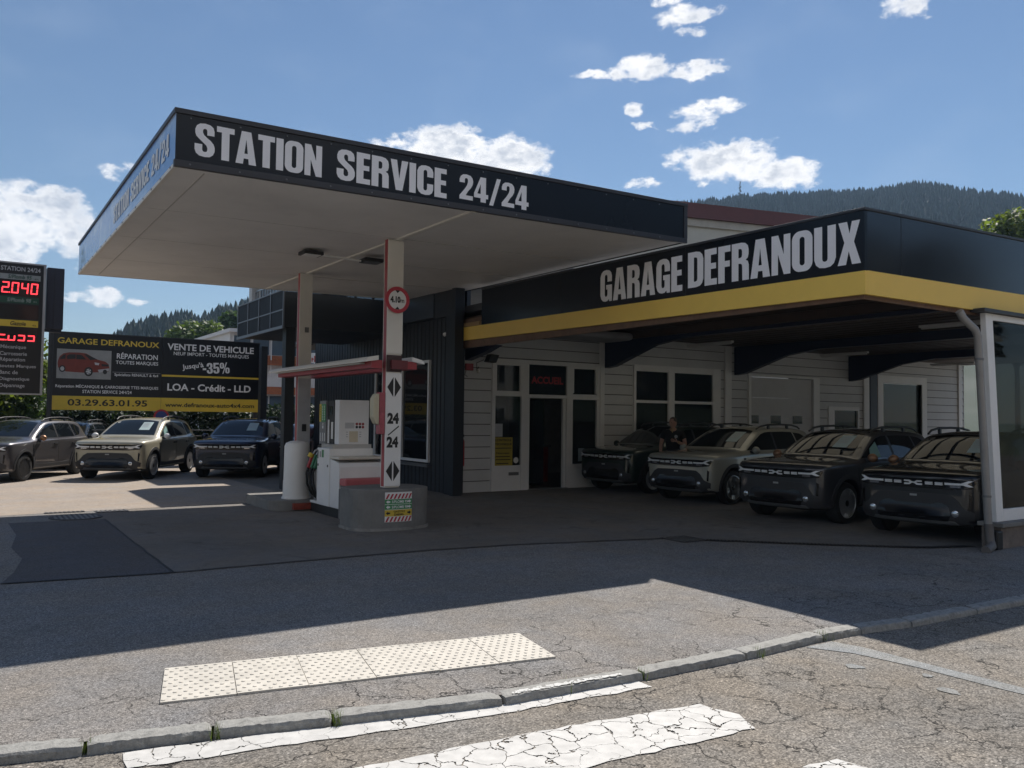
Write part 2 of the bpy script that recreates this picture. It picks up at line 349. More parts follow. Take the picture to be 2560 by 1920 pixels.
# ------------------------------------------------------------------ lettering
def rr(x0, y0, x1, y1, r, n=5):
    P = []
    for cx, cy, a in ((x1 - r, y1 - r, 0), (x0 + r, y1 - r, 90), (x0 + r, y0 + r, 180), (x1 - r, y0 + r, 270)):
        for k in range(n + 1):
            t = math.radians(a + 90 * k / n); P.append((cx + r * math.cos(t), cy + r * math.sin(t)))
    return P
GLY = {
 'S': (.56, [[(.54,.66),(.34,.66),(.34,.78),(.32,.83),(.28,.845),(.24,.83),(.22,.79),(.22,.73),(.25,.66),(.34,.58),(.44,.51),(.52,.42),(.555,.32),(.555,.2),(.51,.09),(.42,.02),(.28,0),(.13,.02),(.04,.09),(0,.2),(0,.37),(.21,.37),(.21,.21),(.23,.165),(.28,.15),(.33,.165),(.35,.21),(.35,.28),(.32,.35),(.24,.42),(.12,.52),(.04,.6),(.01,.69),(.01,.8),(.05,.91),(.14,.98),(.28,1),(.42,.98),(.51,.91),(.54,.8)]]),
 'T': (.50, [[(0,.83),(0,1),(.5,1),(.5,.83),(.36,.83),(.36,0),(.14,0),(.14,.83)]]),
 'A': (.60, [[(0,0),(.16,1),(.44,1),(.6,0),(.385,0),(.37,.17),(.235,.17),(.215,0)],[(.25,.32),(.35,.32),(.30,.76)]]),
 'I': (.22, [[(0,0),(0,1),(.22,1),(.22,0)]]),
 'O': (.57, [rr(0,0,.57,1,.22,7), rr(.215,.15,.355,.85,.07)]),
 'N': (.55, [[(0,0),(0,1),(.2,1),(.36,.5),(.36,1),(.55,1),(.55,0),(.36,0),(.19,.52),(.19,0)]]),
 'E': (.43, [[(0,0),(0,1),(.42,1),(.42,.83),(.22,.83),(.22,.6),(.4,.6),(.4,.44),(.22,.44),(.22,.17),(.43,.17),(.43,0)]]),
 'F': (.41, [[(0,0),(0,1),(.41,1),(.41,.83),(.22,.83),(.22,.59),(.39,.59),(.39,.43),(.22,.43),(.22,0)]]),
 'R': (.56, [[(0,0),(0,1),(.32,1),(.44,.975),(.52,.9),(.545,.8),(.545,.68),(.52,.58),(.45,.53),(.52,.49),(.55,.4),(.555,0),(.345,0),(.34,.38),(.32,.43),(.27,.45),(.22,.45),(.22,0)],[(.22,.6),(.22,.84),(.28,.84),(.32,.82),(.335,.77),(.335,.67),(.32,.62),(.28,.6)]]),
 'V': (.58, [[(0,1),(.18,0),(.4,0),(.58,1),(.37,1),(.29,.38),(.21,1)]]),
 'C': (.55, [[(.55,.62),(.34,.62),(.34,.78),(.32,.83),(.28,.85),(.23,.83),(.215,.78),(.215,.22),(.23,.17),(.28,.15),(.32,.17),(.34,.22),(.34,.39),(.55,.39),(.55,.2),(.51,.09),(.42,.02),(.28,0),(.14,.02),(.05,.09),(0,.22),(0,.78),(.05,.91),(.14,.98),(.28,1),(.42,.98),(.51,.91),(.55,.8)]]),
 'G': (.56, [[(.55,.62),(.34,.62),(.34,.78),(.32,.83),(.28,.85),(.23,.83),(.215,.78),(.215,.22),(.23,.17),(.28,.15),(.32,.17),(.34,.22),(.34,.38),(.28,.38),(.28,.52),(.555,.52),(.555,0),(.43,0),(.41,.07),(.34,.01),(.24,0),(.13,.02),(.05,.09),(0,.22),(0,.78),(.05,.91),(.14,.98),(.28,1),(.42,.98),(.51,.91),(.55,.8)]]),
 'D': (.56, [[(0,0),(0,1),(.3,1),(.44,.97),(.52,.9),(.56,.78),(.56,.22),(.52,.1),(.44,.03),(.3,0)],[(.22,.16),(.22,.84),(.28,.84),(.33,.82),(.345,.76),(.345,.24),(.33,.18),(.28,.16)]]),
 'U': (.57, [[(0,1),(0,.22),(.05,.09),(.14,.02),(.285,0),(.43,.02),(.52,.09),(.57,.22),(.57,1),(.355,1),(.355,.22),(.34,.17),(.285,.15),(.23,.17),(.215,.22),(.215,1)]]),
 'X': (.58, [[(0,0),(.17,.52),(.02,1),(.24,1),(.3,.72),(.36,1),(.56,1),(.41,.52),(.58,0),(.36,0),(.28,.31),(.21,0)]]),
 '2': (.52, [[(0,0),(0,.14),(.2,.42),(.29,.58),(.32,.7),(.32,.79),(.3,.84),(.26,.855),(.22,.84),(.2,.79),(.2,.66),(0,.66),(0,.78),(.04,.9),(.13,.98),(.27,1),(.42,.97),(.5,.88),(.525,.76),(.51,.63),(.45,.5),(.33,.34),(.24,.17),(.52,.17),(.52,0)]]),
 '4': (.56, [[(.26,0),(.26,.16),(0,.16),(0,.33),(.25,1),(.47,1),(.47,.33),(.56,.33),(.56,.16),(.47,.16),(.47,0)],[(.13,.33),(.26,.33),(.26,.72)]]),
 '/': (.46, [[(0,-.06),(.3,1.06),(.46,1.06),(.16,-.06)]]),
 '-': (.30, [[(0,.34),(0,.52),(.3,.52),(.3,.34)]]),
 '3': (.53, [[(0,.33),(.2,.33),(.2,.21),(.22,.165),(.265,.15),(.31,.165),(.325,.21),(.325,.36),(.31,.42),(.25,.45),(.18,.45),(.18,.58),(.25,.58),(.3,.61),(.315,.66),(.315,.79),(.3,.835),(.26,.85),(.22,.835),(.2,.79),(.2,.68),(0,.68),(0,.79),(.04,.91),(.13,.98),(.26,1),(.4,.98),(.48,.91),(.515,.8),(.515,.68),(.48,.58),(.4,.52),(.49,.46),(.53,.35),(.53,.2),(.49,.09),(.4,.02),(.265,0),(.13,.02),(.04,.09),(0,.2)]]),
 '5': (.54, [[(0,.3),(.2,.3),(.2,.21),(.22,.165),(.265,.15),(.31,.165),(.33,.21),(.33,.44),(.31,.49),(.265,.505),(.22,.49),(.2,.45),(.02,.45),(.02,1),(.5,1),(.5,.84),(.2,.84),(.2,.59),(.26,.64),(.34,.655),(.45,.62),(.52,.53),(.54,.42),(.54,.2),(.49,.09),(.4,.02),(.265,0),(.13,.02),(.04,.09),(0,.2)]]),
 '%': (.86, [rr(0,.46,.38,1,.16), rr(.145,.57,.235,.89,.045), rr(.48,0,.86,.54,.16), rr(.625,.11,.715,.43,.045), [(.2,-.03),(.56,1.03),(.66,1.03),(.3,-.03)]]),
 ' ': (.2, []),
}
def glyph_mesh(txt, gap=.045, space=.2):
    vs = []; fs = []; x = 0
    for ch in txt:
        w, loops = GLY[ch]
        w = space if ch == ' ' else w
        groups = [loops]
        if ch == '%': groups = [loops[0:2], loops[2:4], loops[4:]]
        for g in groups:
            if not g: continue
            L3 = [[Vector((p[0] + x, p[1], 0)) for p in lp] for lp in g]
            k = len(vs); flat = [p for lp in L3 for p in lp]
            vs += [(p.x, p.y) for p in flat]
            fs += [tuple(i + k for i in t) for t in tessellate_polygon(L3)]
        x += w + gap
    return vs, fs
_tc = {}
def font_mesh(txt, bold=0., italic=0.):
    key = (txt, bold, italic)
    if key in _tc: return _tc[key]
    cu = bpy.data.curves.new('lettering', 'FONT'); cu.body = txt; cu.size = 1; cu.offset = bold; cu.shear = italic; cu.resolution_u = 3
    o = bpy.data.objects.new('lettering', cu); C.objects.link(o)
    dg = bpy.context.evaluated_depsgraph_get(); ev = o.evaluated_get(dg); me = ev.to_mesh()
    r = ([(v.co.x, v.co.y) for v in me.vertices], [tuple(p.vertices) for p in me.polygons])
    ev.to_mesh_clear(); bpy.data.objects.remove(o); bpy.data.curves.remove(cu); _tc[key] = r
    return r
def lettering(txt, face, at, box, m, parent=None, name='lettering', bold=.012, heavy=False, italic=0., gap=.045, space=.2, rot=0., mirror=False, **t):
    """flat letters filling box=(u0,u1,z0,z1). face 'y': u is X, seen from -Y; face 'x': u is Y, seen from -X (u0>u1)"""
    vs, fs = glyph_mesh(txt, gap, space) if heavy else font_mesh(txt, bold, italic)
    A = np.array(vs); lo = A.min(0); hi = A.max(0); A = (A - lo) / (hi - lo)
    u0, u1, z0, z1 = box
    if rot:
        w, h = abs(u1 - u0), z1 - z0; c_, s_ = math.cos(rot), math.sin(rot)
        B = (A - .5) * (w, h); A = np.stack([(B[:, 0] * c_ - B[:, 1] * s_) / w, (B[:, 0] * s_ + B[:, 1] * c_) / h], 1) + .5
    P = []
    for a, b in A:
        u = u0 + a * (u1 - u0); z = z0 + b * (z1 - z0)
        P.append((u, at, z) if face == 'y' else (at, u, z))
    me = bpy.data.meshes.new(name); me.from_pydata(P, [], fs); me.materials.append(m)
    return tag(link(name, me, parent), **t)
# ------------------------------------------------------------------ ground
A_FRONT = asphalt('asphalt_pavement', (.235, .222, .21), stone=.52, oil=.16, crack=1.0, cscale=1.7, spec_scale=115, stain=.13, wear=(4.9, 6.6))
A_ROAD = asphalt('asphalt_road', (.225, .205, .18), stone=.56, oil=.12, crack=1.0, cscale=2.1, spec_scale=95, stain=.16, patchy=.9)
A_SLAB = asphalt('station_slab', (.18, .165, .15), stone=.2, crack=.3, cscale=.8, spec_scale=140, stain=.16, oil=.4)
A_DARK = asphalt('asphalt_new', (.11, .105, .11), stone=.35, crack=.25, cscale=1.1, spec_scale=120, stain=.1)
A_YARD = asphalt('asphalt_yard', (.345, .295, .25), stone=.25, crack=.3, cscale=.9, spec_scale=100, stain=.1)
A_HALL = asphalt('carport_floor', (.175, .165, .155), stone=.16, crack=.2, cscale=.8, spec_scale=140, stain=.2, oil=.4)
EARTH = mat('valley_floor', (.10, .12, .06), .95, var=.3, scale=.05)
SEAM = mat('seam_bitumen', (.025, .025, .027), .7, var=.2)
sheet('ground', [(-900, -900), (1500, -900), (1500, 1500), (-900, 1500)], -.16, EARTH)
sheet('road', [(-60, -11), (60, -11), (60, 3.2), (14, 4.02), (8.95, 4.12), (6.4, 4.26), (4.99, 4.30), (2.87, 4.41), (1.85, 4.64), (1.2, 4.82), (.6, 4.94), (-.3, 5.14), (-3, 5.8), (-60, 20)], -.05, A_ROAD)
KERB = [(-3, 5.86), (-.9, 5.36), (.595, 4.97), (1.215, 4.845), (1.85, 4.675), (2.87, 4.445), (3.96, 4.37), (4.95, 4.335), (5.92, 4.37), (6.4, 4.34), (7.0, 4.25), (8.0, 4.21), (8.95, 4.17), (9.9, 4.14), (10.9, 4.11)]
sheet('forecourt', [(-60, 20.1)] + KERB + [(14, 4.05), (60, 3.25), (60, 60), (-60, 60)], 0, A_FRONT)
sheet('slab', [(1.96, 9.63), (3.4, 9.66), (5.05, 9.63), (6.4, 9.45), (7.6, 9.15), (8.62, 8.88), (9.0, 8.5), (9.6, 12), (9.6, 16.4), (9.2, 16.4), (9.2, 24.5), (6.0, 24.5), (6.0, 16.5), (1.96, 16.3)], .004, A_SLAB)
sheet('carport_floor', [(8.75, 8.80), (9.5, 8.0), (10.24, 7.29), (11.18, 6.49), (12.1, 6.15), (40, 6.1), (40, 16.4), (9.3, 16.4)], .008, A_HALL)
sheet('asphalt_patch', [(.36, 9.87), (1.95, 9.63), (1.955, 15.0), (.62, 15.1), (.66, 13.6), (.55, 12.4), (.62, 11.4), (.5, 10.5)], .006, A_DARK)
sheet('yard', [(-60, 60), (-60, 16.6), (.6, 16.25), (5.9, 16.6), (5.9, 24.6), (9.1, 24.6), (9.1, 60)], .003, A_YARD)
mb = MB()
def strip(pts, w, z, mb):
    for a, b in zip(pts[:-1], pts[1:]):
        d = Vector((b[0] - a[0], b[1] - a[1], 0)).normalized(); n = Vector((-d.y, d.x, 0)) * w / 2
        A = Vector((*a, z)); B = Vector((*b, z)); mb.add([A - n, B - n, B + n, A + n], [(0, 1, 2, 3)])
def wob(pts, amp, step=.25):
    out = []
    for a, b in zip(pts[:-1], pts[1:]):
        n = max(1, int(math.dist(a, b) / step))
        for i in range(n): out.append((a[0] + (b[0] - a[0]) * i / n + rnd.uniform(-amp, amp), a[1] + (b[1] - a[1]) * i / n + rnd.uniform(-amp, amp)))
    return out + [pts[-1]]
strip(wob([(.36, 9.87), (1.95, 9.64), (3.4, 9.66), (5.05, 9.63), (6.4, 9.45), (7.6, 9.15), (8.55, 8.9)], .012), .03, .012, mb)
strip(wob([(1.955, 9.64), (1.955, 14.9)], .01), .022, .012, mb)
tag(mb.build('pavement_seam', SEAM), kind='structure')
# pale repair joint on the road
PALE = asphalt('road_repair', (.27, .275, .27), stone=.35, crack=.3, spec_scale=120)
sheet('road_repair', [(5.62, 4.25), (5.95, 4.25), (6.02, 4.02), (6.03, 3.4), (6.06, 2.8), (6.1, 2.2), (5.98, 2.2), (5.9, 2.9), (5.88, 3.5), (5.8, 3.95)], -.046, PALE)
for px_, py_, r_ in ((5.5, 3.74, .06), (5.55, 3.08, .075), (5.75, 3.33, .04)):
    sheet('road_repair', [(px_ + r_ * rnd.uniform(.6, 1.2) * math.cos(a * PI / 5), py_ + 1.3 * r_ * rnd.uniform(.6, 1.2) * math.sin(a * PI / 5)) for a in range(10)], -.045, PALE)

# kerb stones
def kerb_stone(i, a, b, label):
    d = Vector((b[0] - a[0], b[1] - a[1], 0)); Lg = d.length - .02; d.normalize(); n = Vector((d.y, -d.x, 0))
    base = Vector((a[0], a[1], 0)) + d * .01
    o = thing('kerb_stone', label, 'kerb stone', base, math.atan2(d.y, d.x), 'granite kerb stones along the road')
    bm = bmesh.new(); r = random.Random(i); nx = 22; hw = .068
    prof = [(-hw - .006, -.14), (-hw, -.014), (-hw + .010, .003), (-.02, .006), (.03, .007), (hw - .006, .005), (hw, -.14)]
    rows = []
    for k in range(nx + 1):
        x = Lg * k / nx; e = .02 * (1 if k in (0, nx) else 0)
        rows.append([bm.verts.new((x + r.uniform(-.004, .004), y * (1 - e) + r.uniform(-.005, .005), z + (r.uniform(-.0035, .0035) if z > -.1 else 0) - (.008 if k in (0, nx) and z > -.05 else 0))) for y, z in prof])
    for k in range(nx):
        for j in range(len(prof) - 1): bm.faces.new((rows[k][j], rows[k][j + 1], rows[k + 1][j + 1], rows[k + 1][j]))
    bm.faces.new(rows[0]); bm.faces.new(rows[-1][::-1]); bmesh.ops.recalc_face_normals(bm, faces=bm.faces)
    me = bpy.data.meshes.new('stone'); bm.to_mesh(me); bm.free(); me.materials.append(GRANITE); me.shade_smooth(); me.set_sharp_from_angle(angle=.45)
    link('stone', me, o); return o
KL = ['grey kerb stone at the bottom left corner, left of the first grass tuft', 'grey kerb stone between the first grass tuft and the mossy joint',
      'rough grey kerb stone below the left end of the tactile strip, between two grassy joints', 'long low kerb stone just above the left half of the nearest white stripe',
      'long kerb stone with white road paint splashed along its front edge', 'pale sunlit kerb stone just right of the paint splashed one', 'pale kerb stone where the pale road repair meets the kerb',
      'short kerb stone half in the shadow of the garage roof', 'fully shaded kerb stone next to the half shaded one', 'second fully shaded kerb stone, counted from the half shaded one',
      'third fully shaded kerb stone, counted from the half shaded one', 'fourth fully shaded kerb stone, counted from the half shaded one', 'last shaded kerb stone at the right edge of the picture']
stones = [kerb_stone(i, KERB[i + 1], KERB[i + 2], KL[i]) for i in range(12)]
MARK = roadpaint('road_paint'); MARK2 = roadpaint('kerb_paint', (.6, .6, .58))
so = stones[4]; mb = MB()
for k in range(26):      # paint splashed on the stone
    x0 = .06 + .85 * k / 26; mb.add([(x0, -.058 + rnd.uniform(0, .02), .0115), (x0 + .034, -.058 + rnd.uniform(0, .02), .0115), (x0 + .034, -.012 + rnd.uniform(-.02, .02), .0125), (x0, -.012 + rnd.uniform(-.02, .02), .0125)], [(0, 1, 2, 3)])
mb.build('paint_splash', MARK2, so)
# zebra crossing
def ragged(poly, amp=.014, step=.09):
    return wob(poly + [poly[0]], amp, step)[:-1]
for q in ([(.74, 4.60), (.76, 4.83), (1.85, 4.60), (2.9, 4.40), (3.9, 4.34), (3.89, 4.17), (2.9, 4.26), (1.85, 4.42)],
          [(.6, 4.08), (.5, 3.62), (2.7, 3.40), (3.9, 3.30), (3.99, 3.5), (3.92, 3.77), (2.62, 3.94)],
          [(.5, 3.1), (.4, 2.6), (2.7, 2.40), (3.9, 2.30), (3.99, 2.55), (3.92, 2.78), (2.62, 2.94)]):
    sheet('road_marking', ragged(q), -.044, MARK)
# tactile paving
TACT = mat('tactile_slab', (.58, .545, .48), .75, var=.16, scale=7, bump=.1, bscale=300)
TL = ['cream tactile slab with studs, leftmost of the strip', 'cream tactile slab, second from the left end of the strip', 'cream tactile slab, third from the left end of the strip',
      'cream tactile slab, third from the right end of the strip', 'cream tactile slab, second from the right end of the strip', 'cream tactile slab with studs, rightmost of the strip']
ta, tb, tc_, td = Vector((1.032, 5.363, 0)), Vector((3.645, 4.903, 0)), Vector((3.778, 5.584, 0)), Vector((1.19, 6.06, 0))
for i in range(6):
    s0, s1 = i / 6 + .0009, (i + 1) / 6 - .0009
    q = [ta.lerp(tb, s0), ta.lerp(tb, s1), td.lerp(tc_, s1), td.lerp(tc_, s0)]; mb = MB()
    h = .012 + .002 * (i % 2)
    mb.hexa([p - Vector((0, 0, .03)) for p in q], [p + Vector((0, 0, h)) for p in q])
    for a in range(7):
        for b in range(11):
            u = (a + .5 + (.25 if b % 2 else -.25)) / 7; v = (b + .5) / 11
            c = q[0].lerp(q[1], u).lerp(q[3].lerp(q[2], u), v)
            mb.lathe([(.0135, h - .001), (.0125, h + .004), (.009, h + .0055)], 8, (c.x, c.y, 0))
    mb.build('tactile_slab', TACT, None, smooth=40, label=TL[i], cat='paving slab', group='tactile paving slabs')
# manhole, gullies, drains
IRON = mat('cast_iron', (.075, .07, .07), .7, metal=.3, var=.25, scale=12)
o = wthing('manhole_cover', 'round cast iron manhole cover with ribs in the sunlit yard', 'manhole cover', (1.59, 15.45, 0))
mb = MB(); mb.lathe([(.40, .0), (.40, .009), (.37, .011), (.365, .006), (.0, .006)], 36, (1.59, 15.45, .004)); mb.build('rim', IRON, o)
mb = MB()
for k in range(9):
    x = 1.59 - .3 + .075 * k; hh = math.sqrt(max(0, .34 ** 2 - (x - 1.59) ** 2)); mb.box(x - .018, x + .018, 15.45 - hh, 15.45 + hh, .0105, .016)
mb.build('rib', mat('manhole_rib', (.2, .19, .18), .7, var=.2), o)
def gully(x, y, w, d, label, bars):
    o = wthing('drain_grate', label, 'drain grate', (x, y, 0), 'iron drain grates in the yard')
    mb = MB().box(x - w / 2, x + w / 2, y - d / 2, y + d / 2, .004, .009); mb.build('frame', IRON, o)
    mb = MB()
    for k in range(bars):
        xx = x - w / 2 + w * (k + .5) / bars; mb.box(xx - w / bars * .25, xx + w / bars * .25, y - d / 2 + .02, y + d / 2 - .02, .011, .018)
    mb.build('bar', mat('grate_bar', (.13, .125, .12), .6, metal=.4, var=.2), o); return o
gully(2.22, 16.12, .52, .34, 'rectangular iron drain grate beside the manhole cover', 7)
gully(1.5, 16.3, .62, .16, 'narrow rusty drain grate behind the manhole cover', 9)
gully(8.78, 8.72, .5, .5, 'square iron drain grate at the end of the slot drain', 6)
pts = wob([(8.98, 8.5), (9.6, 7.9), (10.24, 7.29), (11.18, 6.5), (11.9, 6.25)], 0, .05); mb = MB(); strip(pts, .14, .012, mb)
o = wthing('slot_drain', 'long slotted drain channel in front of the parked cars', 'drain', (10.2, 7.3, 0)); mb.build('channel', mat('drain_dark', (.012, .012, .012), .7, var=.1), o)
mb = MB()
for k, (a, b) in enumerate(zip(pts[:-1], pts[1:])):
    d = Vector((b[0] - a[0], b[1] - a[1], 0)).normalized(); n = Vector((-d.y, d.x, 0)) * .06; c = Vector((a[0], a[1], .0135)); d *= .012
    mb.add([c - n - d, c - n + d, c + n + d, c + n - d], [(0, 1, 2, 3)])
mb.build('grating', mat('drain_bar', (.09, .085, .08), .6, metal=.3, var=.2), o)
# grass tufts in the kerb joints
GRASS = leafmat('grass_blade', (.09, .13, .03)); mb = MB()
for cx, cy, n_, sp in ((.597, 4.93, 26, .03), (1.215, 4.80, 60, .04), (1.86, 4.64, 90, .05), (3.96, 4.33, 24, .03), (5.95, 4.31, 30, .05), (5.1, 4.29, 20, .05), (3.4, 4.49, 16, .15)):
    for k in range(n_):
        x, y = cx + rnd.gauss(0, sp * .5), cy + rnd.gauss(0, sp * .6); h = rnd.uniform(.02, .07); a = rnd.uniform(0, 2 * PI); l = rnd.uniform(0, .03)
        dx, dy = .003 * math.cos(a), .003 * math.sin(a)
        mb.add([(x - dx, y - dy, -.05), (x + dx, y + dy, -.05), (x + l * math.cos(a * 3), y + l * math.sin(a * 3), -.02 + h)], [(0, 1, 2)])
mb.build('grass', GRASS, None, kind='stuff', label='small grass tufts growing in the joints of the kerb', cat='grass')
# ------------------------------------------------------------------ station canopy
cz = lambda x, y, dz=0.: 4.40 + .0161 * (x - 1.797) + .0077 * (y - 9.337) + dz   # underside, falling towards the road corner
CX0, CX1, CY0, CY1 = 1.797, 9.42, 9.337, 18.40
FH = .628
can = wthing('station_canopy', 'flat station canopy with black lettered fascia on two white and red columns', 'canopy', (5.4, 13.5, 0))
def slabq(x0, x1, y0, y1, lo, hi, mb, mi=0):
    c = [(x0, y0), (x1, y0), (x1, y1), (x0, y1)]
    mb.hexa([(x, y, cz(x, y, lo)) for x, y in c], [(x, y, cz(x, y, hi)) for x, y in c], mi)
mb = MB(); slabq(CX0 + .03, CX1 - .03, CY0 + .03, CY1 - .03, FH - .1, FH - .04, mb); mb.build('roof', TRIM, can)
mb = MB(); slabq(CX0 + .02, 5.53, CY0 + .02, CY1 - .02, .012, .05, mb); slabq(5.55, CX1 - .02, CY0 + .02, CY1 - .02, .016, .05, mb); sf = mb.build('soffit', SOFFIT, can)
mb = MB(); slabq(5.50, 5.58, CY0 + .03, CY1 - .03, -.012, .03, mb); mb.build('joint_cover', CREAM, sf)
mb = MB()
for y in (CY0 + 2.3, CY0 + 4.5, CY0 + 6.8): slabq(CX0 + .1, CX1 - .1, y, y + .0035, .0085, .03, mb)
slabq(CX0 + .34, CX0 + .352, CY0 + .2, CY1 - .2, .004, .03, mb)
mb.build('sheet_joint', mat('joint_grey', (.45, .43, .40), .6), sf)
mb = MB(); slabq(CX0 - .001, CX1, CY0, CY0 + .03, .07, FH - .055, mb); slabq(CX1 - .03, CX1, CY0 + .03, CY1, .0, FH - .055, mb)
ff = mb.build('fascia', NAVY, can)
# left hand fascia carries a printed sky
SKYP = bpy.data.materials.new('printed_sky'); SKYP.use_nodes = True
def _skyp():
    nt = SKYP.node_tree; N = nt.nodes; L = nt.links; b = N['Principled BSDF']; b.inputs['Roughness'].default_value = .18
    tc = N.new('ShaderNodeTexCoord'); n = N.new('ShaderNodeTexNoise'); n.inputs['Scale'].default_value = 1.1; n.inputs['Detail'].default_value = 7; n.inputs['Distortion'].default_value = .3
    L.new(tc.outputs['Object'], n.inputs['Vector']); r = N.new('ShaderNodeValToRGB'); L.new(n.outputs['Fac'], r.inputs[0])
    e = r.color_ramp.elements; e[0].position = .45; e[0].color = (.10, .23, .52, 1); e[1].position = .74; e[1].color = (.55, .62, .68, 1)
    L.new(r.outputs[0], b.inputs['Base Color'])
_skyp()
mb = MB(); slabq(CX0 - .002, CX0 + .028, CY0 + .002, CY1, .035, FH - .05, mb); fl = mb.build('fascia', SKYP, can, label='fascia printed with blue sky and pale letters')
lettering('STATION SERVICE 24/24', 'x', CX0 - .008, (13.75, 9.65, 4.575, 4.86), TEXTW, fl, heavy=True, space=.32)
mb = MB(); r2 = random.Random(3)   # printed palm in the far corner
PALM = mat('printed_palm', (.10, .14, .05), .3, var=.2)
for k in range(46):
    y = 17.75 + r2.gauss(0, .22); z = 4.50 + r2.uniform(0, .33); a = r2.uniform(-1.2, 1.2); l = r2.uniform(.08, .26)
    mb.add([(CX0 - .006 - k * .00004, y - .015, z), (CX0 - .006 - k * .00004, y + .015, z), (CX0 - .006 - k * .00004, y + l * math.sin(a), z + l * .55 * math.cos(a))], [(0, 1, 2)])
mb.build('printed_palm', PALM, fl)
mb = MB()
slabq(CX0 - .02, CX1 + .015, CY0 - .018, CY0 + .07, FH - .055, FH, mb); slabq(CX0 - .02, CX0 + .07, CY0 + .07, CY1 + .02, FH - .05, FH, mb)
slabq(CX0 - .012, CX1 + .01, CY0 - .012, CY0 + .05, -.005, .07, mb); slabq(CX1 - .02, CX1 + .015, CY0 + .07, CY1 + .02, FH - .055, FH, mb); slabq(CX1 - .06, CX1 + .012, CY0 - .014, CY0 + .03, .07, FH - .055, mb)
mb.build('edge_trim', TRIM, can, bevel=.004)
mb = MB(); slabq(CX0 - .008, CX0 + .04, CY0 + .05, CY1, -.004, .035, mb); slabq(CX0, CX1, CY1 - .03, CY1, .0, .1, mb); mb.build('edge_trim', CREAM, can, label='pale lower edge trim')
mb = MB()
for k in range(14):
    x = CX0 + .15 + k * .53; mb.lathe([(.011, 0), (.011, -.006), (.006, -.009)], 8, (x, CY0 - .012, cz(x, CY0, .03)), 'y')
    mb.lathe([(.009, 0), (.009, -.006), (.005, -.008)], 8, (x, CY0, cz(x, CY0, FH - .09)), 'y')
for k in range(16):
    y = CY0 + .2 + k * .55; mb.lathe([(.013, 0), (.013, -.006), (.006, -.009)], 8, (CX0 - .008, y, cz(CX0, y, .02)), 'x')
mb.build('rivet', GREYM, can)
for w, u0, u1, z0, z1, sp in (('STATION', 1.99, 3.427, 4.543, 4.912, .2), ('SERVICE', 3.611, 5.106, 4.555, 4.933, .2), ('24/24', 5.296, 6.39, 4.568, 4.942, .2)):
    lettering(w, 'y', CY0 - .006, (u0, u1, z0, z1), LETTER, ff, heavy=True)
# columns
def column(yc, top, base, nm):
    x0, x1, y0, y1 = 5.39, 5.64, yc - .03, yc + .12
    c = MB().box(x0, x1, y0, y1, base, top).build('column', CREAM, can, bevel=.006)
    MB().box(x0 - .003, x0 + .02, y0 + .02, y1 - .03, base + .02, top).build('red_stripe', RED, c)
    return c
col1 = column(11.72, cz(5.5, 11.8), .64, 'a'); col2 = column(15.75, cz(5.5, 15.8), .2, 'b')
# white sign panels on the front column
MB().box(5.385, 5.645, 11.668, 11.69, .665, 2.40).build('sign_panel', WHITE, col1, bevel=.003)
MB().box(5.388, 5.645, 11.668, 11.69, 2.70, cz(5.5, 11.7) - .02).build('cover_panel', CREAM, col1, bevel=.003)
MB().box(5.388, 5.643, 11.675, 11.69, 2.42, 2.68).build('band', mat('band_brown', (.05, .02, .02), .5), col1)
for zc in (2.185, .895):
    mb = MB(); h = .155; w = .115; xc = 5.515
    mb.add([(xc - .012, 11.665, zc - h), (xc - .012, 11.665, zc + h), (xc - w, 11.665, zc)], [(0, 1, 2)]); mb.add([(xc + .012, 11.665, zc - h), (xc + w, 11.665, zc), (xc + .012, 11.665, zc + h)], [(0, 1, 2)])
    mb.build('diamond_mark', TEXTK, col1)
lettering('24', 'y', 11.665, (5.41, 5.605, 1.62, 1.79), TEXTK, col1, bold=.055); lettering('24', 'y', 11.665, (5.405, 5.60, 1.255, 1.425), TEXTK, col1, bold=.055)
mb = MB().add([(5.42, 11.665, 1.45), (5.435, 11.665, 1.44), (5.61, 11.665, 1.575), (5.605, 11.665, 1.595)], [(0, 1, 2, 3)]); mb.build('lettering', TEXTK, col1)
MB().box(5.388, 5.642, 15.712, 15.719, .25, 2.45).build('cover_panel', mat('panel_grey', (.45, .45, .46), .5), col2)
MB().box(5.48, 5.56, 15.69, 15.711, 1.42, 1.56).build('switch_box', DARKM, col2)
MB().box(5.50, 5.57, 15.69, 15.719, 3.35, 3.45).build('sensor_box', GREYM, col2)
# height limit sign
hs = wthing('height_limit_sign', 'round red ringed 4.10 m height limit sign on the front column', 'road sign', (5.53, 11.64, 3.53))
mb = MB(); mb.lathe([(.205, 0), (.205, -.012), (.150, -.012), (.150, -.006)], 40, (5.53, 11.64, 3.535), 'y'); mb.build('ring', mat('sign_red', (.5, .03, .05), .4, var=.05), hs, smooth=40)
mb = MB(); mb.lathe([(.152, 0), (.152, -.009), (0.001, -.009)], 40, (5.53, 11.64, 3.535), 'y'); mb.build('face', WHITE, hs)
lettering('4.10', 'y', 11.629, (5.41, 5.58, 3.488, 3.59), TEXTK, hs, bold=.055); lettering('m', 'y', 11.629, (5.582, 5.645, 3.495, 3.545), TEXTK, hs, bold=.02)
mb = MB()
for sgn in (1, -1): mb.add([(5.53 - .04, 11.628, 3.535 + sgn * .148), (5.53 + .04, 11.628, 3.535 + sgn * .148), (5.53, 11.628, 3.535 + sgn * .105)], [(0, 1, 2)])
mb.build('arrow_mark', TEXTK, hs)
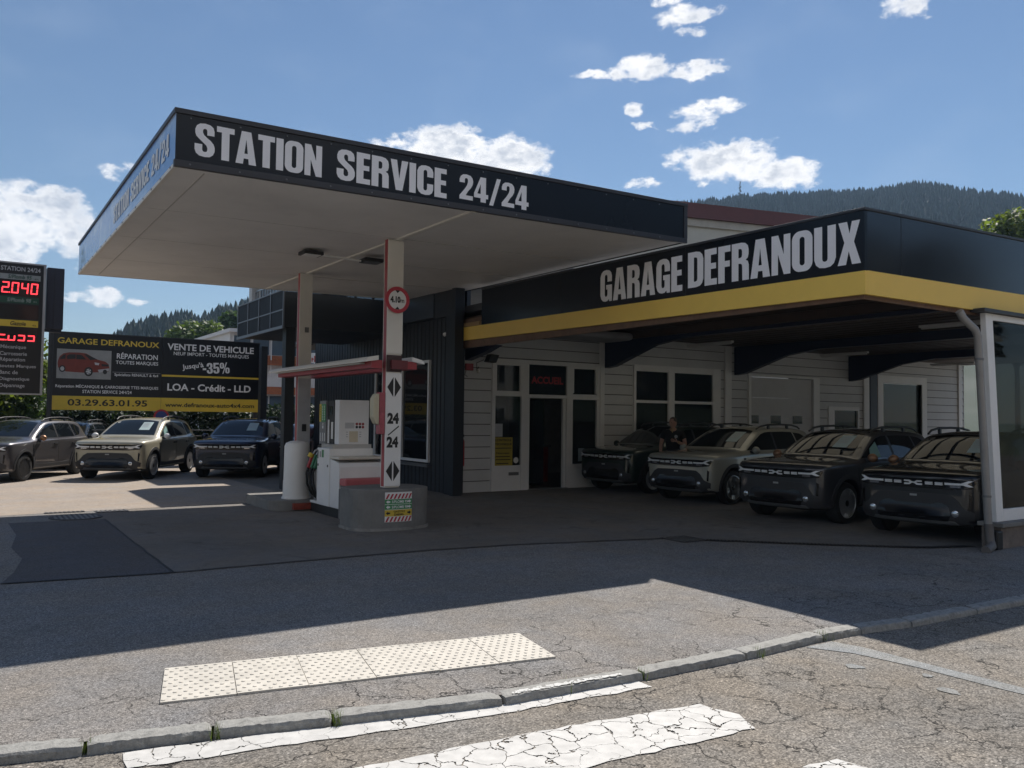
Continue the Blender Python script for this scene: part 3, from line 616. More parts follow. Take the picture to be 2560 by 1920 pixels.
# floodlights under the soffit
fz = cz(5.2, 13.3) - .06
fa = MB().tube([(4.84, 13.3, fz), (5.62, 13.3, fz - .02)], .018, 8).build('lamp_arm', WHITE, can, smooth=40); MB().tube([(5.62, 13.3, fz - .02), (5.66, 13.27, fz + .03), (5.7, 13.28, fz - .03)], .008, 6).build('cable', DARKM, fa)
for x, lb in ((4.72, 'black floodlight with pale lens, left one of the pair under the canopy'), (5.80, 'black floodlight, right one of the pair under the canopy')):
    f = wthing('floodlight', lb, 'floodlight', (x, 13.27, fz), 'floodlights under the canopy')
    mb = MB().box(x - .17, x + .17, 13.12, 13.42, fz - .035, fz + .025); mb.build('housing', DARKM, f, bevel=.01)
    MB().box(x - .13, x + .13, 13.15, 13.39, fz - .043, fz - .034).build('lens', WHITE if x < 5 else GREYM, f)
BARY = 16.35
# lamp bars either side of the columns
for xc, y0, y1, lb, e in ((5.22, 11.60, BARY, 'long white and red lamp bar along the left side of both columns', 0), (5.80, 11.62, BARY, 'lamp bar on the right side of the columns with white rounded end', 1)):
    lbar = wthing('lamp_bar', lb, 'lamp bar', (xc, 14, 2.5), 'lamp bars across the pump island')
    s_ = -1 if e == 0 else 1
    prof = [(xc, 2.66), (xc + s_ * .17, 2.62), (xc + s_ * .215, 2.575), (xc + s_ * .21, 2.555), (xc, 2.59)]
    MB().prism(prof, 'y', y0, y1).build('shade', WHITE if e else CREAM, lbar, smooth=50)
    MB().box(xc - .09, xc + .09, y0 + (.06 if e == 0 else .03), y1 - .2, 2.47, 2.59).build('red_rail', RED, lbar)
    MB().box(xc + s_ * .095, xc + s_ * .17, y0 + .3, y1 - .3, 2.535, 2.555).build('tube_cover', mat('tube_cover', (.55, .55, .5), .5), lbar)
MB().box(5.45, 5.72, 11.62, 11.69, 2.46, 2.6).build('cross_bracket', mat('bracket_brown', (.16, .03, .035), .5), lbar)
# card box on the column
cb = wthing('payment_box', 'red and cream box on the left side of the front column', 'payment box', (5.33, 11.9, 1.8))
MB().prism([(5.20, 1.72), (5.25, 1.62), (5.30, 1.60), (5.30, 2.08), (5.25, 2.08), (5.20, 2.0)], 'y', 11.72, 11.86).build('cover', mat('box_cream', (.55, .5, .36), .5), cb, bevel=.01)
MB().box(5.30, 5.388, 11.70, 11.84, 1.46, 2.10).build('housing', mat('box_red', (.4, .09, .11), .5, var=.25, scale=12), cb, bevel=.006)
MB().tube([(5.33, 11.80, 1.46), (5.31, 11.82, 1.3), (5.32, 11.85, 1.2), (5.335, 11.83, 1.35)], .011, 6).build('cable', DARKM, cb)
# concrete bases
def stadium(xc, hw, y0, y1, n=14, back=True):
    P = [(xc + hw * math.cos(-PI + PI * k / n), y0 + hw * .55 + hw * .55 * math.sin(-PI + PI * k / n)) for k in range(n + 1)]
    return P + ([(xc + hw * math.cos(PI * k / n), y1 - hw * .4 + hw * .4 * math.sin(PI * k / n)) for k in range(n + 1)] if back else [(xc + hw, y1), (xc - hw, y1)])
cbk = wthing('concrete_base', 'high rounded concrete base of the front column with fuel sign', 'concrete base', (5.55, 12.2, 0), 'concrete bases of the pump island')
MB().prism(stadium(5.56, .645, 11.52, 12.5), 'z', .0, .63).build('block', CONC, cbk, bevel=.012)
MB().prism(stadium(5.56, .665, 11.50, 12.52), 'z', .004, .045).build('foot_ring', mat('foot_mortar', (.26, .25, .235), .9, var=.3, scale=8), cbk)
lc = wthing('concrete_base', 'low concrete plinth of the rear column with white round bin', 'concrete base', (5.2, 15.4, 0), 'concrete bases of the pump island')
MB().prism(stadium(5.25, .62, 14.72, 16.6), 'z', .0, .19).build('plinth', CONC, lc, bevel=.012)
MB().box(5.0, 5.42, 14.66, 14.78, .03, .14).build('red_reflector', mat('reflector_rust', (.28, .05, .03), .6, var=.3, scale=20), lc)
sg = wthing('fuel_grade_sign', 'fuel grade sign with striped edges on the concrete base', 'sign', (5.56, 11.515, .36))
yf = lambda x: 11.52 + .645 * .55 * (1 - math.sqrt(max(0, 1 - ((x - 5.56) / .645) ** 2))) - .006
x0, x1 = 5.335, 5.785
def curved(z0, z1, m, nm, dy=0., n=10, xa=x0, xb=x1):
    mb = MB(); vs = []
    for k in range(n + 1): x = xa + (xb - xa) * k / n; vs += [(x, yf(x) - dy, z0), (x, yf(x) - dy, z1)]
    mb.add(vs, [(2 * k, 2 * k + 2, 2 * k + 3, 2 * k + 1) for k in range(n)]); return mb.build(nm, m, sg)
curved(.135, .585, WHITE, 'panel')
curved(.405, .478, GREEN, 'green_row', .002); curved(.325, .398, GREEN, 'green_row', .002); curved(.222, .318, SIGNYEL, 'yellow_row', .002)
def ctext(tx, xa, xb, za, zb, m):
    o = lettering(tx, 'y', 0, (xa, xb, za, zb), m, sg, bold=.02)
    for v in o.data.vertices: v.co.y = yf(v.co.x) - .006
ctext('S/PLOMB 95', 5.44, 5.705, .42, .462, TEXTW); ctext('S/PLOMB 98', 5.44, 5.705, .34, .382, TEXTW); ctext('GAZOLE', 5.47, 5.66, .278, .308, TEXTK); ctext('DIESEL', 5.48, 5.65, .232, .264, TEXTK)
for zc, m_ in ((.441, TEXTW), (.361, TEXTW), (.27, TEXTK)):
    mb = MB()
    for xx, s_ in ((5.35, -1), (5.77, 1)):
        a = [(xx, zc), (xx - s_ * .035, zc + .028), (xx - s_ * .035, zc + .013), (xx - s_ * .065, zc + .013), (xx - s_ * .065, zc - .013), (xx - s_ * .035, zc - .013), (xx - s_ * .035, zc - .028)]
        mb.add([(x, yf(x) - .006, z) for x, z in a], [tuple(range(7))])
    mb.build('arrow_mark', m_, sg)
for za in (.485, .14):
    mb = MB()
    for k in range(7):
        xa = x0 + .008 + k * .062; a = [(xa, za), (xa + .03, za), (xa + .068, za + .075), (xa + .038, za + .075)]
        a = [(min(x, x1), z) for x, z in a]; mb.add([(x, yf(x) - .004, z) for x, z in a], [(0, 1, 2, 3)])
    mb.build('red_stripe', mat('sign_stripe_red', (.45, .03, .05), .5), sg)
# white round bin
wb = wthing('round_bin', 'white round bin with domed top on the low plinth', 'bin', (5.2, 15.15, .19))
mb = MB(); mb.lathe([(.265, .19), (.265, .215), (.245, .22), (.24, .52), (.235, .525), (.228, 1.16), (.20, 1.215), (.12, 1.25), (.01, 1.26)], 28, (5.2, 15.15, 0)); mb.build('body', WHITE, wb, smooth=35)
# fuel pump
fp = wthing('fuel_pump', 'white fuel pump with hanging hoses and red and green nozzles', 'fuel pump', (5.6, 14.0, 0))
PW = mat('pump_white', (.80, .795, .79), .4, var=.06, scale=2); PG = mat('pump_grey', (.19, .195, .20), .5, var=.08)
MB().box(5.30, 6.08, 13.30, 14.62, .0, .16).build('plinth', DARKM, fp)
lower = MB().box(5.28, 6.10, 13.72, 14.30, .16, 1.16).box(5.28, 6.10, 14.30, 14.64, .16, .20).build('body', PW, fp, bevel=.012)
MB().box(5.40, 6.06, 14.30, 14.60, .2, 1.2).build('hose_bay', DARKM, fp)
for k in range(3):
    y = 14.36 + k * .09; MB().box(5.34, 5.40, y, y + .055, .2, .78).build('bay_strip', STEEL, fp)
MB().box(5.35, 6.07, 13.74, 14.28, 1.16, 1.23).build('steel_band', STEEL, fp)
MB().box(5.47, 6.03, 13.77, 13.98, 1.23, 2.01).build('upper_cabinet', PW, fp, bevel=.008)
MB().box(5.46, 5.95, 13.985, 14.28, 1.23, 2.0).build('display', DARKM, fp)
MB().box(5.452, 5.462, 14.02, 14.10, 1.32, 1.62).build('screen', WHITE, fp); MB().box(5.452, 5.462, 14.20, 14.27, 1.24, 1.66).build('white_strip', WHITE, fp); MB().box(5.452, 5.462, 14.06, 14.2, 1.74, 1.9).build('screen', mat('screen_dark', (.05, .06, .06), .1), fp)
MB().box(5.42, 5.95, 14.285, 14.60, 1.22, 2.0).build('hose_head', PG, fp, bevel=.006)
MB().box(5.414, 5.421, 14.50, 14.595, 1.62, 1.94).build('label', SIGNYEL, fp); MB().box(5.414, 5.421, 14.29, 14.49, 1.62, 1.94).build('label', GREEN, fp)
for k, y in enumerate((14.55, 14.43, 14.34)):
    mb = MB()
    for j in range(9): mb.box(5.411, 5.414, y - .012, y + .012, 1.65 + j * .03, 1.668 + j * .03)
    mb.build('lettering', TEXTK if k == 0 else TEXTW, fp)
mb = MB()
for y in (14.32, 14.42, 14.52): mb.box(5.416, 5.421, y, y + .022, 1.27, 1.42)
mb.build('white_mark', WHITE, fp)
mb = MB().box(5.415, 5.421, 14.40, 14.44, 1.5, 1.55).box(5.415, 5.421, 14.41, 14.43, 1.56, 1.6); mb.build('symbol', TEXTW, fp)
# notices on the white panel
mb = MB()
for r_ in range(2):
    for c_ in range(3):
        if (r_, c_) in ((0, 0), (0, 1)): continue
        mb.lathe([(.024, 0), (.024, -.002), (.017, -.002), (.017, -.001)], 16, (5.80 + .058 * c_, 13.769, 1.535 + .055 * r_), 'y')
mb.build('warning_mark', mat('warn_red', (.35, .06, .06), .5), fp)
mb = MB()
for c_ in range(2): mb.lathe([(.024, 0), (.024, -.002), (.001, -.002)], 16, (5.80 + .058 * c_, 13.769, 1.535), 'y')
mb.build('warning_mark', TEXTK, fp)
mb = MB()
for j in range(6): mb.box(5.58, 5.75, 13.766, 13.769, 1.515 + .017 * j, 1.525 + .017 * j)
for j in range(3):
    for xx in (5.60, 5.85): mb.box(xx, xx + .035, 13.766, 13.769, 1.36 + .04 * j, 1.372 + .04 * j)
mb.build('printed_line', TEXTG, fp)
MB().box(5.66, 5.82, 13.762, 13.768, 1.27, 1.46).build('notice', mat('notice_cream', (.66, .58, .44), .6, var=.05), fp)
lettering('1', 'x', 5.275, (14.27, 14.23, .97, 1.12), TEXTK, fp, bold=.04); MB().box(5.272, 5.279, 13.98, 14.05, 1.0, 1.13).build('label', GREEN, fp); MB().box(5.272, 5.279, 14.10, 14.16, 1.0, 1.1).build('label', mat('label_grey', (.4, .4, .4)), fp)
for y in (14.24, 13.78): MB().box(5.272, 5.28, y - .015, y + .015, .84, .88).build('lock', DARKM, fp)
mb = MB().prism([(13.30, .16), (13.30, .86), (13.33, .93), (13.72, .99), (13.72, .16)], 'x', 5.30, 6.12).build('side_cabinet', PW, fp, bevel=.01)
MB().box(5.29, 6.14, 13.28, 13.73, .985, 1.035).build('cabinet_lid', mat('lid_cream', (.64, .6, .52), .4), fp, bevel=.015)
MB().box(5.30, 6.16, 13.0, 13.28, .56, .68).build('red_cushion', mat('cushion_red', (.5, .12, .13), .5, var=.15), fp, bevel=.02); MB().box(5.30, 6.12, 12.75, 13.299, .0, .5).build('base_block', CONC, fp)
# hoses and nozzles
for k, (y, colr, drop) in enumerate(((14.55, (.42, .03, .035), .34), (14.45, (.03, .17, .08), .28), (14.35, (.03, .15, .07), .42))):
    nm = mat(['nozzle_red', 'nozzle_green', 'nozzle_deep_green'][k], colr, .45, var=.1)
    nz = MB(); x = 5.33 - .05 * (k == 0) - .02 * (k == 1); nz.hexa([(x - .10, y - .035, .80), (x - .02, y - .035, .76), (x - .02, y + .035, .76), (x - .10, y + .035, .80)], [(x - .02, y - .03, 1.03), (x + .06, y - .03, 1.02), (x + .06, y + .03, 1.02), (x - .02, y + .03, 1.03)])
    nzo = nz.build('nozzle', nm, fp, bevel=.012)
    MB().tube([(x + .01, y, 1.02), (x + .05, y, 1.09), (5.41, y, 1.14)], .018, 8).build('spout', STEEL, nzo, smooth=50)
    MB().tube([(x - .07, y, .79), (x - .10, y, .70), (x - .09, y - .01, .5), (x - .02, y - .03, .34 - .06 * k), (x + .06, y - .05, .27 - .03 * k), (5.42, y - .04, .25 - .02 * k)], .021, 9).build('hose', RUBBER, nzo, smooth=60)
MB().tube([(5.24, 14.56, .98), (5.27, 14.55, 1.05)], .05, 10).build('splash_guard', SIGNYEL, fp, smooth=50)
# ------------------------------------------------------------------ garage with covered forecourt
GX, GY, WY, RX = 9.175, 6.07, 16.45, 31.0
ga = wthing('garage_building', 'low garage with black and yellow fascia over a covered row of parked cars', 'garage', (16, 12, 0))
# fascia boards
fz0 = lambda y: 3.60 + .012 * (y - 6.07)      # bottom of the black part, top of yellow
ft = lambda y: 4.386 + .012 * (y - 6.07)
def fasc_x(y0, y1, zlo, zhi, x0, x1, mb):
    mb.hexa([(x0, y0, zlo(y0)), (x1, y0, zlo(y0)), (x1, y1, zlo(y1)), (x0, y1, zlo(y1))], [(x0, y0, zhi(y0)), (x1, y0, zhi(y0)), (x1, y1, zhi(y1)), (x0, y1, zhi(y1))])
def fasc_y(x0, x1, zlo, zhi, y0, y1, mb):
    mb.hexa([(x0, y0, zlo(x0)), (x1, y0, zlo(x1)), (x1, y1, zlo(x1)), (x0, y1, zlo(x0))], [(x0, y0, zhi(x0)), (x1, y0, zhi(x1)), (x1, y1, zhi(x1)), (x0, y1, zhi(x0))])
mb = MB(); fasc_x(GY, 15.13, fz0, lambda y: ft(y) - .03, GX, GX + .05, mb); f1 = mb.build('fascia', NAVY, ga)
gx_t = lambda x: 4.386 + .03 * (x - GX) * .9; gx_y = lambda x: 3.605 + .013 * (x - GX) - .002 * (x - GX) ** 2 * 0
mb = MB(); fasc_y(GX + .052, 16.5, gx_y, lambda x: gx_t(x) - .03, GY, GY + .05, mb); f2 = mb.build('fascia', mat('fascia_navy_grey', (.014, .018, .026), .12, var=.08, scale=.6, spec=.55), ga)
mb = MB(); fasc_y(9.95, 9.957, lambda x: gx_y(x) + .005, lambda x: gx_t(x) - .035, GY - .003, GY, mb); mb.build('board_joint', DARKM, f2)
mb = MB(); fasc_x(9.1, 9.108, lambda y: fz0(y) + .005, lambda y: ft(y) - .035, GX - .003, GX, mb); fasc_x(12.3, 12.308, lambda y: fz0(y) + .005, lambda y: ft(y) - .035, GX - .003, GX, mb); mb.build('board_joint', DARKM, f1)
mb = MB(); fasc_x(GY - .02, 15.13, lambda y: ft(y) - .035, ft, GX - .015, GX + .12, mb); fasc_y(GX + .122, 16.5, lambda x: gx_t(x) - .035, gx_t, GY - .02, GY + .12, mb); mb.build('coping', TRIM, ga, bevel=.004)
yb = lambda y: 3.307 + .012 * (y - 6.07)
mb = MB(); fasc_x(GY - .012, 16.38, yb, lambda y: fz0(y) - .002, GX - .012, GX + .045, mb); y1 = mb.build('yellow_band', YELLOW, ga)
mb = MB(); fasc_y(GX + .047, 16.5, lambda x: 3.307 + .004 * (x - GX), lambda x: gx_y(x) - .002, GY - .012, GY + .045, mb); y2 = mb.build('yellow_band', YELLOW, ga)
MB().box(9.16, 9.23, 15.2, 16.4, 3.72, 3.80).build('timber_end', mat('timber_raw', (.34, .22, .10), .7, var=.2), ga)
for w, u0, u1, (a0, a1), (b0, b1), sp in (('GARAGE', 11.147, 9.170, (3.757, 4.304), (3.724, 4.274), .2), ('DEFRANOUX', 9.052, 6.117, (3.744, 4.286), (3.70, 4.242), .2)):
    o = lettering(w, 'x', GX - .006, (u0, u1, 0, 1), LETTER, f1, heavy=True)
    for v in o.data.vertices:
        t = (v.co.y - u0) / (u1 - u0); v.co.z = (a0 + (b0 - a0) * t) + v.co.z * ((a1 - a0) + ((b1 - b0) - (a1 - a0)) * t)
# board behind the fascia, soffit, roof
mb = MB(); mb.box(GX + .055, GX + .10, GY + .055, 16.40, 3.26, 3.9); mb.box(GX + .105, 16.5, GY + .055, GY + .10, 3.26, 3.9); mb.build('fascia_board', mat('board_brown', (.17, .10, .065), .7, var=.3, scale=9), ga)
KX0, KX1, KY0, KY1 = 13.75, 15.7, 6.7, 15.0      # opening of the skylight
mb = MB()
for a_ in ((GX + .11, KX0, GY + .11, WY - .01), (KX1, RX, GY + .11, WY - .01), (KX0, KX1, GY + .11, KY0), (KX0, KX1, KY1, WY - .01)): mb.box(*a_, 3.86, 3.95)
so_ = mb.build('soffit', BROWN, ga)
SKYL = bpy.data.materials.new('skylight_sheet'); SKYL.use_nodes = True
_b = SKYL.node_tree.nodes['Principled BSDF']; _b.inputs['Base Color'].default_value = (.5, .46, .36, 1); _b.inputs['Roughness'].default_value = .5
_t = SKYL.node_tree.nodes.new('ShaderNodeBsdfTranslucent'); _t.inputs[0].default_value = (.52, .47, .36, 1); _m = SKYL.node_tree.nodes.new('ShaderNodeMixShader'); _m.inputs[0].default_value = .6
SKYL.node_tree.links.new(_b.outputs[0], _m.inputs[1]); SKYL.node_tree.links.new(_t.outputs[0], _m.inputs[2]); SKYL.node_tree.links.new(_m.outputs[0], SKYL.node_tree.nodes['Material Output'].inputs[0])
sheet('skylight', [(KX0, KY0), (KX1, KY0), (KX1, KY1), (KX0, KY1)], 4.16, SKYL, kind=None, parent=ga)
mb = MB()
for k in range(15): y = KY0 + .3 + .56 * k; mb.box(KX0, KX1, y, y + .05, 4.06, 4.15)
mb.box(14.4, 14.45, KY0, KY1, 4.0, 4.055); mb.build('skylight_bar', BLUE, ga); MB().box(13.5, 13.62, GY + .12, WY - .2, 3.69, 3.858).build('purlin', BROWN, ga)
mb = MB().box(KX0 - .03, KX0, KY0, KY1, 3.951, 4.2).box(KX1, KX1 + .03, KY0, KY1, 3.951, 4.2).box(KX0, KX1, KY0 - .03, KY0, 3.951, 4.2).box(KX0, KX1, KY1, KY1 + .03, 3.951, 4.2); mb.build('skylight_curb', BOARD, ga)
mb = MB()
for k in range(44):
    x = 9.6 + .42 * k
    if not KX0 - .02 < x < KX1 + .02: mb.box(x, x + .012, GY + .12, WY - .02, 3.852, 3.862)
mb.build('board_groove', mat('groove', (.03, .018, .012), .8), so_)
mb = MB()
for a_ in ((GX + .06, KX0 - .032, GY + .06, 27.5), (KX1 + .032, RX + .3, GY + .06, 27.5), (KX0 - .031, KX1 + .031, GY + .06, KY0 - .032), (KX0 - .031, KX1 + .031, KY1 + .032, 27.5)): mb.box(*a_, 4.05, 4.20)
mb.build('roof', TRIM, ga)
MB().box(9.5, 13.4, 15.0, 16.0, 3.62, 3.80).build('ceiling_box', mat('ceiling_grey', (.30, .30, .31), .6), ga, bevel=.08)
# portal beams
for X in (9.62, 13.75, 18.6, 24.0):
    zt = 3.84 if X > 10 else 3.30
    mb = MB().prism([(WY - .03, zt), (WY - .03, 3.03), (WY - .35, 3.06), (14.65, 3.50), (13.6, 3.62), (GY + .12, 3.62), (GY + .12, zt)] if X > 10 else [(WY - .03, zt), (WY - .03, 3.03), (15.6, 3.17), (15.1, zt)], 'x', X - .09, X + .09); mb.build('beam', BLUE, ga)
MB().box(25.06, 25.44, WY - .06, WY - .001, 0, 3.855).build('post', BLUE, ga)
# lamps under the soffit
tubem = mat('lamp_tube_white', (.72, .72, .72), .4, var=.03)
for i, (x, y0, y1_) in enumerate(((17.5, 16.95, 18.7), (23.5, 17.4, 19.0))): pass
def tube_lamp(x, y0, y1_, z, label):
    t = wthing('tube_lamp', label, 'lamp', (x, (y0 + y1_) / 2, z), 'fluorescent lamps under the garage roof')
    MB().box(x - .045, x + .045, y0, y1_, z, z + .055).build('housing', tubem, t, bevel=.006); MB().tube([(x, y0 + .04, z - .02), (x, y1_ - .04, z - .02)], .016, 8).build('tube', tubem, t, smooth=40)
tube_lamp(16.4, 14.6, 16.2, 3.72, 'white tube lamp under the roof above the wide shop window'); tube_lamp(21.6, 14.2, 15.8, 3.70, 'white tube lamp under the roof above the white overhead door')
tube_lamp(27.8, 14.4, 15.9, 3.70, 'white tube lamp under the roof, farthest one, above the framed doorway'); tube_lamp(16.9, 7.6, 9.9, 3.74, 'white tube lamp under the roof behind the glass screen and downpipe')
# white boarded wall with openings
openings = [(10.27, 13.555, 0, 3.12), (14.66, 17.93, .95, 3.17), (19.11, 22.40, 0, 3.09), (22.86, 24.47, 0, 2.2), (25.80, 28.12, 0, 3.05)]
mb = MB(); bh = .262
zs = 0.0
while zs < 3.86:
    z1 = min(zs + bh - .014, 3.855); xs = 9.2
    cuts = sorted([(a, b) for a, b, lo, hi in openings if zs + .02 < hi and z1 - .02 > lo])
    for a, b, lo, hi in openings:
        if zs + .02 < hi < z1 - .03:
            mb.hexa([(a, WY - .012, hi + .002), (b, WY - .012, hi + .002), (b, WY + .1, hi + .002), (a, WY + .1, hi + .002)], [(a, WY - .002, z1), (b, WY - .002, z1), (b, WY + .1, z1), (a, WY + .1, z1)])
    for a, b in cuts + [(30.9, 31)]:
        if a > xs + .01:
            mb.hexa([(xs, WY - .018, zs + .006), (a, WY - .018, zs + .006), (a, WY + .1, zs + .006), (xs, WY + .1, zs + .006)], [(xs, WY - .002, z1), (a, WY - .002, z1), (a, WY + .1, z1), (xs, WY + .1, z1)])
        xs = b
    zs += bh
wl = mb.build('boarding', BOARD, ga)
mb = MB()
for (a, b) in ((9.2, 10.27), (13.555, 14.66), (17.93, 19.11), (22.40, 22.86), (24.47, 25.8), (28.12, 31)): mb.box(a, b, WY + .02, WY + .12, 0, 3.85)
for a, b, lo, hi in openings:
    mb.box(a, b, WY + .02, WY + .12, hi, 3.85)
    if lo > 0: mb.box(a, b, WY + .02, WY + .12, 0, lo)
mb.build('wall', mat('wall_back', (.12, .12, .12), .8), ga)
for a_, b_ in ((13.50, 13.64), (18.10, 18.36), (24.70, 24.98), (30.5, 30.7)): MB().box(a_, b_, WY - .07, WY - .02, 0, 3.85).build('post', FRAME, ga)
# rooms behind the glass
ROOM = mat('room_wall', (.4, .4, .39), .8, var=.2); ROOMF = mat('room_floor', (.06, .055, .05), .4, var=.2)
mb = MB().box(9.3, 18.9, 21.0, 21.1, 0, 3.8).box(9.25, 9.3, 16.6, 21, 0, 3.8).box(18.9, 18.95, 16.6, 21, 0, 3.8).box(9.3, 18.9, 16.6, 21, 3.4, 3.5).box(25.6, 30, 20, 20.1, 0, 3.8); mb.build('room_wall', ROOM, ga)
MB().box(9.3, 18.9, 16.58, 21, .01, .02).build('room_floor', ROOMF, ga)
ct = wthing('counter', 'red and grey shop counter seen through the open entrance', 'counter', (11.8, 18.4, 0))
MB().box(11.3, 13.2, 18.2, 18.8, .02, .95).build('front', mat('counter_red', (.22, .03, .03), .4, var=.2), ct, bevel=.01); MB().box(11.25, 13.25, 18.15, 18.85, .95, 1.0).build('top', GREYM, ct)
# shop front
sf_ = MB()
def bar(x0, x1, z0, z1, d=.05): sf_.box(x0, x1, WY - d, WY + .06, z0, z1)
bar(10.27, 10.36, 0, 3.02); bar(11.10, 11.31, 0, 3.02); bar(12.45, 12.64, 0, 3.02); bar(13.41, 13.555, 0, 3.02); bar(10.27, 13.555, 3.021, 3.12)
bar(10.361, 11.099, 2.24, 2.36, .045); bar(11.311, 12.449, 2.215, 2.295, .045); bar(12.641, 13.409, 2.20, 2.33, .045)
bar(10.361, 11.099, 0, .56, .02); bar(12.641, 13.409, 0, .55, .02); bar(10.361, 11.099, .561, .60, .05); bar(12.641, 13.409, .551, .59, .05)
for x0, x1 in ((10.361, 11.099), (12.641, 13.409)): bar(x0, x0 + .04, 2.361, 3.02, .04); bar(x1 - .04, x1, 2.361, 3.02, .04); bar(x0 + .04, x1 - .04, 2.97, 3.02, .04)
sh = sf_.build('shop_front', FRAME, ga, bevel=.004)
for x0, x1, z0, z1 in ((10.37, 11.09, .6, 2.235), (10.41, 11.05, 2.365, 2.97), (12.65, 13.40, .6, 2.195), (12.69, 13.36, 2.335, 2.97), (11.315, 12.445, 2.3, 3.018)):
    MB().box(x0, x1, WY + .0, WY + .008, z0, z1).build('pane', PGLASS, sh)
MB().box(11.36, 12.40, 17.3, 17.34, .03, 2.2).build('inner_door', glass('door_glass', (.02, .025, .028), .3), sh)
MB().box(12.36, 12.44, WY - .02, WY + .05, .03, 2.21).box(11.31, 11.35, WY - .02, WY + .05, .03, 2.21).build('door_jamb', FRAME, sh)
MB().box(11.30, 12.46, WY - .1, WY + .1, .012, .03).build('threshold', STEEL, sh)
MB().box(10.765, 11.05, WY - .028, WY - .022, .365, .44).build('letter_slot', GREYM, sh)
lettering('ACCUEIL'.replace('U', 'U'), 'y', WY - .012, (11.40, 12.36, 2.56, 2.74), mat('neon_red', (.42, .03, .035), .5), sh, bold=.035)
ps = wthing('poster', 'yellow CONTROLE TECHNIQUE poster on the entrance side pane', 'poster', (10.6, WY - .01, .9))
MB().box(10.35, 10.872, WY - .014, WY - .008, .58, 1.263).build('sheet', mat('poster_yellow', (.42, .33, .05), .5), ps)
lettering('CONTROLE', 'y', WY - .017, (10.38, 10.84, 1.17, 1.23), TEXTK, ps, bold=.03); lettering('TECHNIQUE', 'y', WY - .017, (10.37, 10.85, 1.07, 1.13), TEXTK, ps, bold=.03); lettering('Nouveau', 'y', WY - .017, (10.42, 10.78, .87, .92), TEXTK, ps, bold=.02)
mb = MB()
for k, (a, b) in enumerate(((10.38, 10.84), (10.4, 10.8), (10.4, 10.82), (10.42, 10.76))): mb.box(a, b, WY - .017, WY - .015, [1.0, .8, .73, .64][k], [1.02, .82, .75, .66][k])
mb.build('printed_line', TEXTK, ps)
nt_ = wthing('notice_sheet', 'white notice sheet taped above the yellow poster', 'notice', (10.48, WY, 1.4)); MB().box(10.385, 10.588, WY - .012, WY - .008, 1.28, 1.584).build('sheet', mat('notice_white', (.5, .52, .54), .6), nt_)
mb = MB()
for k in range(5): mb.box(10.41, 10.56, WY - .0135, WY - .012, 1.33 + .045 * k, 1.34 + .045 * k)
mb.build('printed_line', TEXTG, nt_)
st = wthing('round_sticker', 'round white sticker low on the entrance side pane', 'sticker', (10.98, WY, .72)); MB().lathe([(.07, 0), (.07, -.005), (.001, -.005)], 20, (10.98, WY - .004, .72), 'y').build('disc', WHITE, st)
nt2 = wthing('notice_sheet', 'pale notice sheet low on the pane right of the entrance', 'notice', (12.95, WY, .8)); MB().box(12.85, 13.05, WY - .012, WY - .008, .66, .98).build('sheet', mat('notice_blue', (.35, .42, .46), .6), nt2)
# shop window
w2 = MB()
for x0, x1 in ((14.66, 14.74), (15.90, 16.13), (17.62, 17.93)): w2.box(x0, x1, WY - .05, WY + .06, .95, 3.17)
for x0, x1 in ((14.741, 15.899), (16.131, 17.619)): w2.box(x0, x1, WY - .045, WY + .06, 2.16, 2.235); w2.box(x0, x1, WY - .045, WY + .06, 3.0, 3.17); w2.box(x0, x1, WY - .045, WY + .06, .95, 1.03)
w2o = w2.build('window', FRAME, ga, bevel=.004)
for x0, x1 in ((14.74, 15.90), (16.13, 17.62)):
    for z0, z1 in ((1.03, 2.16), (2.235, 3.0)): MB().box(x0 + .003, x1 - .003, WY, WY + .008, z0, z1).build('pane', PGLASS, w2o)
MB().box(16.3, 17.2, 17.6, 17.66, 2.3, 2.62).box(16.2, 17.5, 17.7, 17.75, 1.1, 2.0).build('inside_board', mat('inside_board', (.36, .36, .38), .6), ga)
# overhead door
od = MB().box(19.11, 19.22, WY - .05, WY + .06, 0, 3.09).box(22.10, 22.40, WY - .05, WY + .06, 0, 3.09).box(19.22, 22.10, WY - .05, WY + .06, 3.03, 3.09); odf = od.build('door_frame', FRAME, ga)
mb = MB()
for k in range(5): mb.box(19.225, 22.07, WY + .01, WY + .05, .01 + .6 * k, .01 + .6 * k + .592)
odd = mb.build('overhead_door', mat('door_panel', (.56, .56, .56), .5, var=.05), ga)
for x0, x1 in ((19.24, 19.60), (20.14, 20.60), (21.16, 21.60)): MB().box(x0, x1, WY + .0, WY + .009, 1.64, 1.88).build('pane', PGLASS, odd)
sd = MB().box(22.86, 23.0, WY - .04, WY + .06, 0, 2.2).box(24.39, 24.47, WY - .04, WY + .06, 0, 2.2).box(23.0, 24.39, WY - .04, WY + .06, 2.08, 2.2).box(23.0, 24.39, WY + .0, WY + .06, 0, 1.0).box(23.0, 23.22, WY + .0, WY + .06, 1.0, 2.08).build('side_door', FRAME, ga)
MB().box(23.22, 24.39, WY + .02, WY + .03, 1.0, 2.08).build('pane', PGLASS, sd)
d2 = MB().box(25.5, 25.80, WY - .05, WY + .06, 0, 3.05).box(28.12, 28.42, WY - .05, WY + .06, 0, 3.05).box(25.5, 28.42, WY - .05, WY + .06, 3.051, 3.3).build('door_frame', FRAME, ga)
MB().box(25.82, 28.10, WY + .06, WY + .07, .02, 3.03).build('doorway_glass', glass('doorway_glass', (.03, .035, .03), .3), ga)
# left pilaster (dark blue)
MB().box(9.2, 9.45, WY - .1, WY - .02, 0, 3.3).build('pilaster', mat('pilaster_navy', (.015, .025, .05), .5), ga)
